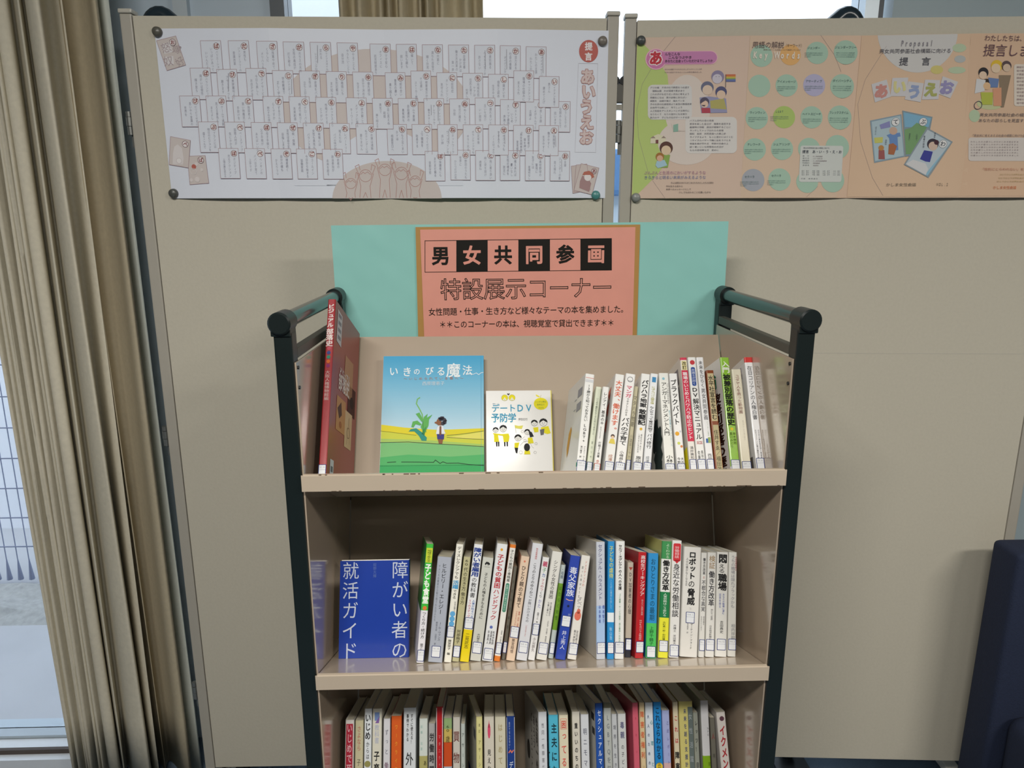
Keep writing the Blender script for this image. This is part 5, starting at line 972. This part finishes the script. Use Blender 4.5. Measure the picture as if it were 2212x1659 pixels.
B('mid', C5(772, 872, 1300), C5(806, 890, 207), '#dfded9', 'white book with an ochre and black title, right end of the middle row', texts=[('検証', .5, .03, .16, .72, '#9a7a48'), ('働き方改革', .5, .18, .52, .70, '#2c2c34', .012), ('問われる「本気度」', .6, .545, .66, .26, GY), ('日本経済新聞社', .5, .70, .84, .3, GY)], call=(.885, '366.11'))
B('mid', C5(874, 1000, 1298), C5(901, 1013, 203), '#e1e0db', 'white book with heavy black title over blue small print, middle row, right end', texts=[('悶', .5, .02, .11, .80, BK, .03), ('える', .42, .115, .205, .6, BK), ('職場', .5, .21, .375, .78, BK, .03), ('あなたの職場に潜む', .62, .40, .60, .2, '#4a5aa8'), ('狂気を抉る', .32, .40, .54, .2, '#4a5aa8'), ('吉田典史', .5, .66, .78, .32)], call=(.885, '366.02'))
B('mid', C5(1003, 1095, 1300), C5(1023, 1100, 205), '#dddcd6', 'slim white book with a grey title, rightmost on the middle shelf', texts=[('うちの職場は隠れブラックかも', .5, .03, .54, .52, '#8a8a94'), ('社会保険労務士', .85, .04, .18, .25, '#a05058'), ('相内祥嗣', .6, .69, .84, .5, '#8a8a90')], call=(.885, '366.3'))

# --- bottom shelf in view (only the upper half of the spines is inside the photo)
def D6(a, b, c): return (640+a/6.144, 640+b/6.144, 1440+c/6.144)
def D7(a, b, c): return (960+a/6.144, 960+b/6.144, 1440+c/6.144)
def D8(a, b, c): return (1300+a/5.53, 1300+b/5.53, 1440+c/5.53)
def LO(top, spine, label, **k): return B('low', None, top, spine, label, **k)
LO(D6(652, 770, 710), '#d4cfcb', 'white book with a crimson title bar, leftmost on the bottom shelf', texts=[('いじめで死なせない', .5, .03, .85, .62, '#e0b4bc', .01)], art=lambda p, t, h: p.rect(t*.12, .002, t*.88, h*.965, '#a8283c', 0))
LO(D6(783, 893, 715), '#bdb696', 'beige book with a faint red and grey title, second on the bottom shelf', texts=[('さよなら', .5, .05, .28, .5, '#b06a5a'), ('子どもの声', .5, .34, .75, .5, '#5a584c')])
LO(D6(906, 1005, 560), '#d3d8dc', 'white book with a brushy black title and an olive dot, bottom shelf', texts=[('いじめ', .5, .04, .26, .8, BK, .02), ('からは', .5, .27, .42, .45), ('逃げろ', .5, .50, .80, .85, BK, .03)], art=lambda p, t, h: p.circ(t*.5, h*.545, t*.42, '#8a8650', 0, n=18))
LO(D6(1012, 1138, 560), '#d2cfc0', 'cream book with a blue purple mark above a black title, bottom shelf', texts=[('教科書', .5, .13, .29, .5, '#a8aec6'), ('子育て支援', .5, .34, .85, .62, BK, .02)], art=lambda p, t, h: (p.rect(t*.25, h*.90, t*.75, h*.97, '#7088b8', 0), p.poly([(t*.3, h*.88), (t*.78, h*.94), (t*.7, h*.88)], '#7a5a9a', 1)))
LO(D6(1157, 1250, 693), '#cfcfd4', 'pale white book with a thin title, left of the orange spine', texts=[('ずっと', .5, .08, .34, .5, '#6a6a78'), ('働ける会社', .5, .37, .90, .6, '#7a5a70', .005)])
LO(D6(1262, 1400, 658), '#cf5b22', 'orange spine with a yellow title on the bottom shelf', sides='#a84a22', texts=[('ワークライフバランス入門', .5, .06, .95, .28, '#e8a83a')])
LO(D6(1424, 1590, 548), '#cdd2d6', 'thick white book with large black characters, left half of the bottom shelf', texts=[('すぐに使える！', .68, .05, .30, .2, BK, .01), ('事例でわかる', .34, .05, .28, .2, BK, .01), ('外国人雇用', .5, .36, 1.0, .62, BK, .008)])
LO(D6(1632, 1744, 690), '#cbd2cc', 'book with a white head over an olive patterned spine, beside the thick white one', bands=[(.34, 1, '#a8a266', '#c2c4b4')], texts=[('妊娠・出産', .3, .05, .3, .22, '#8ab0a8'), ('あなたらしい', .72, .36, .9, .36, '#4a4428', .01), ('仕事', .28, .36, .9, .3, '#4a4428', .01)])
LO(D6(1754, 1846, 758), '#a3a2a2', 'short grey book with a black and red title, left of the thin red spine', rec=.006, texts=[('労働時間', .5, .08, .50, .72, '#2c2a2c', .02), ('革命', .5, .52, .80, .75, '#8c2a2a', .02)])
LO(D6(1857, 1948, 535), '#b01a20', 'thin bright red spine edged in white, tallest at the left half of the bottom shelf', sides='#cfc8c8', texts=[('マタニティハラスメント', .5, .22, .85, .35, '#d88a8a')], art=lambda p, t, h: (p.rect(.0002, .002, t*.12, h-.002, '#d8c4c4', 0), p.rect(t*.88, .002, t-.0002, h-.002, '#d8c4c4', 0)))
LO(D6(1955, 2068, 685), '#a8b0bc', 'book with a green head and an orange red middle, bottom shelf', bands=[(0, .10, '#8aa470'), (.10, .22, '#c0a85a'), (.22, .44, '#c24a1e')], texts=[('60', .5, .06, .13, .7, '#3c4a28'), ('歳', .5, .15, .24, .5, '#4a3a20'), ('からの暮らし', .5, .48, .95, .5, '#5a5a70')])
LO(D6(2078, 2175, 672), '#c2bdb4', 'book with a brown red title drawn in big characters, bottom shelf', texts=[('買物難民', .5, .08, .85, .88, '#6c3a34', .01)])
LO(D7(217, 275, 760), '#b3bab6', 'thin short grey green book, just left of the dark gap on the bottom shelf', rec=.006, texts=[('アサーション入門', .5, .06, .85, .6, '#4a5450')])
def lowside(p, d, h): p.rect(0.001, .001, d-.001, h*.35, '#1e3a80', 0.2); p.rect(d*.70, h*.76, d*.9, h*.85, '#55585c', 1)
LO(D7(422, 508, 668), '#cfc98c', "slim pale yellow spine with a blotched white cover, after the bottom shelf's dark gap", sides='#c2beb0', cov=(1013, 1531), covl=lowside, texts=[('改訂', .5, .05, .16, .3, '#6a6848'), ('アサーショントレーニング', .5, .20, 1.0, .42, '#7c784c')])
LO(D7(524, 660, 665), '#cdc7b9', 'beige white book with a small pink bottle mark, bottom shelf', texts=[('見えない', .5, .29, .58, .36, BK, .01), ('世界', .5, .62, .85, .4, BK, .01)], art=lambda p, t, h: (p.circ(t*.5, h*.87, t*.14, '#cc4a68', 1, n=12, ry=h*.07), p.poly([(t*.42, h*.9), (t*.58, h*.9), (t*.5, h*.97)], '#cc4a68', 1)))
LO(D7(669, 813, 665), '#cbc6b0', 'cream book with faint brown scattered letters, left of the navy spine', texts=[('はじめてのやさしい', .5, .05, .95, .42, '#a89a72', .01)])
LO(D7(822, 934, 660), '#1c3a80', 'navy spine with white edges and a white title, centre of the bottom shelf', sides='#cfcfca', texts=[('怠けてなんかない！', .35, .05, .30, .2, '#b8c4dc'), ('ディスレクシア', .52, .40, 1.0, .5, '#d4dcea', .008)], art=lambda p, t, h: (p.rect(.0002, .002, t*.06, h-.002, '#d0d0cc', 0), p.rect(t*.93, .002, t-.0002, h-.002, '#d0d0cc', 0), p.line([(t*.25, h*.67), (t*.45, h*.69), (t*.6, h*.67), (t*.8, h*.69)], .0022, '#d0705a', 1)))
def gidcov(p, d, h):
    p.vtext('性同一性障害だ', d*.88, h*.93, h*.03, d*.13, '#4c4a48', 1, .02); p.vtext('あろう', d*.70, h*.91, h*.60, d*.12, '#4c4a48', 1, .01); p.vtext('ということ', d*.52, h*.92, h*.35, d*.11, '#4c4a48', 1, .01); p.circ(d*.28, h*.50, d*.10, '#22201e', 1, n=18, ry=h*.09); p.circ(d*.28, h*.50, d*.06, '#3c3833', 1.5, n=18, ry=h*.065)
LO(D7(1246, 1363, 605), '#cdd0d6', 'white spine whose pale cover shows black writing and an oval, centre of the bottom shelf', sides='#a9a6a0', cov=(1097, 1522), covl=gidcov, depth=.150, texts=[('性同一性障害だと', .5, .09, .58, .32, '#6c6a70'), ('というこ', .5, .60, .9, .32, '#8a8a92')])
LO(D7(1380, 1510, 643), '#4fb0cc', 'cyan spine with a black brush title, centre of the bottom shelf', sides='#3a98b8', texts=[('主夫になろうよ', .55, .06, .95, .6, '#14303a', .02)], art=lambda p, t, h: [p.circ(.0006, h*(.66-i*.13), t*.07, '#14303a', 1, n=8) for i in range(5)])
LO(D7(1517, 1643, 643), '#d8d0b6', 'cream book with a red title and boxed first character, centre of the bottom shelf', texts=[('困', .5, .045, .13, .5, '#cc5a50', .02), ('ってるひと', .5, .14, .72, .58, '#cc5a50', .015)], art=lambda p, t, h: (p.line([(t*.2, h*.965), (t*.8, h*.965), (t*.8, h*.87), (t*.2, h*.87)], .0006, '#cc5a50', 1, True), p.ring(t*.5, h*.20, t*.28, .001, '#4a4440', 1, n=18)))
LO(D7(1690, 1797, 600), '#cfcabd', 'beige white book with a bold black title, beside the cream red titled one', sides='#8d8c74', texts=[('重いいのちの', .5, .09, .52, .42, BK, .02), ('リアル', .5, .54, .70, .42, BK, .015)])
LO(D7(1806, 1916, 635), '#cdd0d6', 'bluish white book with a thin grey title, left of the tall blue spine', texts=[('明ニモマケズ', .5, .11, .68, .48, '#55586a'), ('笠原　崇', .5, .74, .95, .3, GY)])
LO(D7(2000, 2105, 490), '#2450a0', 'tall blue spine with a white title, right half of the bottom shelf', sides='#c0beb6', cov=(1225, 1503), covl=lambda p, d, h: (p.rect(d*.80, h*.84, d*.94, h*.90, '#2c2c2e', 1), p.rect(d*.83, h*.72, d*.95, h*.78, '#3c3c3e', 1), p.rect(d*.5, h*.88, d*.7, h*.89, '#8a8880', 1)), texts=[('セクシュアルマイノリティ', .5, .05, .85, .5, '#d8e0ee', .01)])
LO(D8(18, 110, 432), '#aeb2ae', 'grey book with a dark head and thin letters, right of the tall blue spine', bands=[(0, .045, '#6c6a58')], texts=[('LGBTQを知っていますか', .55, .09, 1.0, .5, '#6a7078')])
LO(D8(115, 183, 568), '#b9bcbf', 'short pale grey book with a navy foot, right half of the bottom shelf', rec=.004, bands=[(.78, 1, '#2a2f60')], texts=[('境界を生きる', .5, .08, .60, .5, '#5a5c68')])
LO(D8(187, 288, 565), '#c6c8c8', 'white book with a navy and black small title, left of the wide pink spine', texts=[('毒親', .5, .06, .24, .5, '#3a3a6a', .01), ('の子どもたちへ', .5, .27, .74, .36, '#3c3c44')])
LO(D8(364, 438, 435), '#c45a6c', 'wide pink book, right half of the bottom shelf', sides='#b04a5c', cov=(1340, 1505), texts=[('女性のからだ', .5, .06, .9, .25, '#a83c50')])
LO(D8(444, 508, 430), '#cdb890', 'slim tan book with an orange red title block, right of the pink one', texts=[('障害者権利', .5, .06, .48, .72, '#c2603c', .02), ('はじめての人に', .5, .5, 1.0, .4, '#a88a5c')])
LO(D8(514, 610, 430), '#c9d0d8', 'white book with navy and teal lettering, left of the sky blue one', texts=[('大人のための発達障害', .35, .08, .85, .28, '#2c3a6a', .01), ('心理と支援', .75, .08, .95, .34, '#3a8a94', .01)])
LO(D8(614, 708, 425), '#1f7fc2', 'sky blue book with a yellow round badge, right half of the bottom shelf', bands=[(.60, 1, '#b4d4e4')], texts=[('これならわかる', .5, .04, .48, .6, '#12304a', .02), ('図解', .5, .50, .57, .4, '#4a4a20')], art=lambda p, t, h: (p.circ(t*.5, h*.465, t*.44, '#d8b830', 1, n=20), [p.rect(t*.15, h*(.36-i*.07), t*.85, h*(.355-i*.07), '#5a9ac0', 1) for i in range(4)]))
LO(D8(716, 808, 525), '#9aa2cc', 'lilac book with a pink lower part, right half of the bottom shelf', bands=[(.47, 1, '#c8a4a4')], texts=[('乙武レポート', .7, .08, .5, .3, '#5a5c90'), ('くじら', .7, .75, 1.0, .35, '#7a6a70')])
LO(D8(845, 910, 425), '#cbc0a4', 'slim beige book with red and black title, beside the wide yellow one', sides='#a85a28', texts=[('これは', .5, .09, .37, .6, '#b0303c', .02), ('障害者の権利', .5, .40, .95, .8, BK, .025)])
LO(D8(916, 1083, 418), '#c2b870', 'wide yellow book with a grey block and navy writing, right end of the bottom shelf', texts=[('未来を創る支援計画の実践ノート', .42, .05, 1.0, .22, '#2c3a6a', .01), ('女性活躍', .80, .07, .54, .26, '#9aa0a4')], art=lambda p, t, h: p.rect(t*.63, h*.43, t*.98, h*.955, '#5c6664', 0))
LO(D8(1088, 1150, 550), '#8f9288', 'short grey book with black writing, left of the white and lime green one', rec=.004, texts=[('レッツ！', .5, .06, .38, .6, BK, .01), ('日本語教', .5, .42, .95, .6, BK, .02)])
LO(D8(1178, 1272, 405), '#7fa81c', 'tall book with white head and lime green lower part, bottom shelf', sides='#b4b4ae', bands=[(0, .46, '#cfcfd2')], texts=[('NPO', .8, .22, .30, .25, '#4c4c54'), ('家族と地域で子育て', .8, .5, 1.0, .3, '#4c6a14')])
LO(D8(1290, 1352, 612), '#6d6a60', 'dark grey green book sunk back, second from the right end of the bottom shelf', rec=.008, texts=[('人', .5, .12, .25, .7, '#8c3030'), ('権の課題', .5, .3, .9, .5, '#4a4a42')])
LO(D8(1367, 1475, 545), '#d3cdc8', 'white book with bold red title and dark round mark, rightmost on the bottom shelf', lean=-.05, texts=[('イクメン', .5, .12, .53, .66, '#a82630', .03), ('で行こう！', .5, .54, .95, .66, '#a82630', .03)], art=lambda p, t, h: p.circ(t*.55, h*.94, t*.26, '#5c3c48', 1, n=16))

# ------------------------------------------------------------------ dark blue chair at the right
m_navy = mat('#1d2740', .85, noise=.18, scale=260, bump=.5, name='navy_fabric'); m_navy2 = mat('#1d2740', .85, noise=.18, scale=260, bump=.5, name='navy_fabric')
tlc = ony(2149, 1166, .485)
CH = empty('armchair', Matrix.Translation((tlc.x+.36, .36, FLOOR)), label='dark navy fabric armchair at the lower right, in front of the right panel', category='armchair')
def soft(name, a, b, m, bev=.03, slope=0):
    bm = bmesh.new(); bmesh.ops.create_cube(bm, size=1)
    for v in bm.verts: v.co = Vector(((a[0]+b[0])/2+v.co.x*(b[0]-a[0]), (a[1]+b[1])/2+v.co.y*(b[1]-a[1]), (a[2]+b[2])/2+v.co.z*(b[2]-a[2])))
    bmesh.ops.bevel(bm, geom=bm.edges[:], offset=bev, segments=4, affect='EDGES', profile=.5)
    me = bpy.data.meshes.new(name); bm.to_mesh(me); bm.free(); me.materials.append(m)
    for p in me.polygons: p.use_smooth = True
    o = bpy.data.objects.new(name, me); COL.objects.link(o); o.parent = CH; return o
hz = tlc.z-FLOOR
soft('backrest', (-.36, .04, .14), (.36, .135, hz), m_navy, .014)
soft('seat', (-.335, -.50, .14), (.335, .038, .43), m_navy, .04)
for sx in (-.29, .29):
    for sy in (-.44, .07):
        g = MB(); g.tube((sx, sy, 0), (sx, sy, .16), .014, m_dark, 12, .02); g.build('leg', CH)
bpy.data.objects.remove(_ob, do_unlink=True)
bpy.context.view_layer.update()
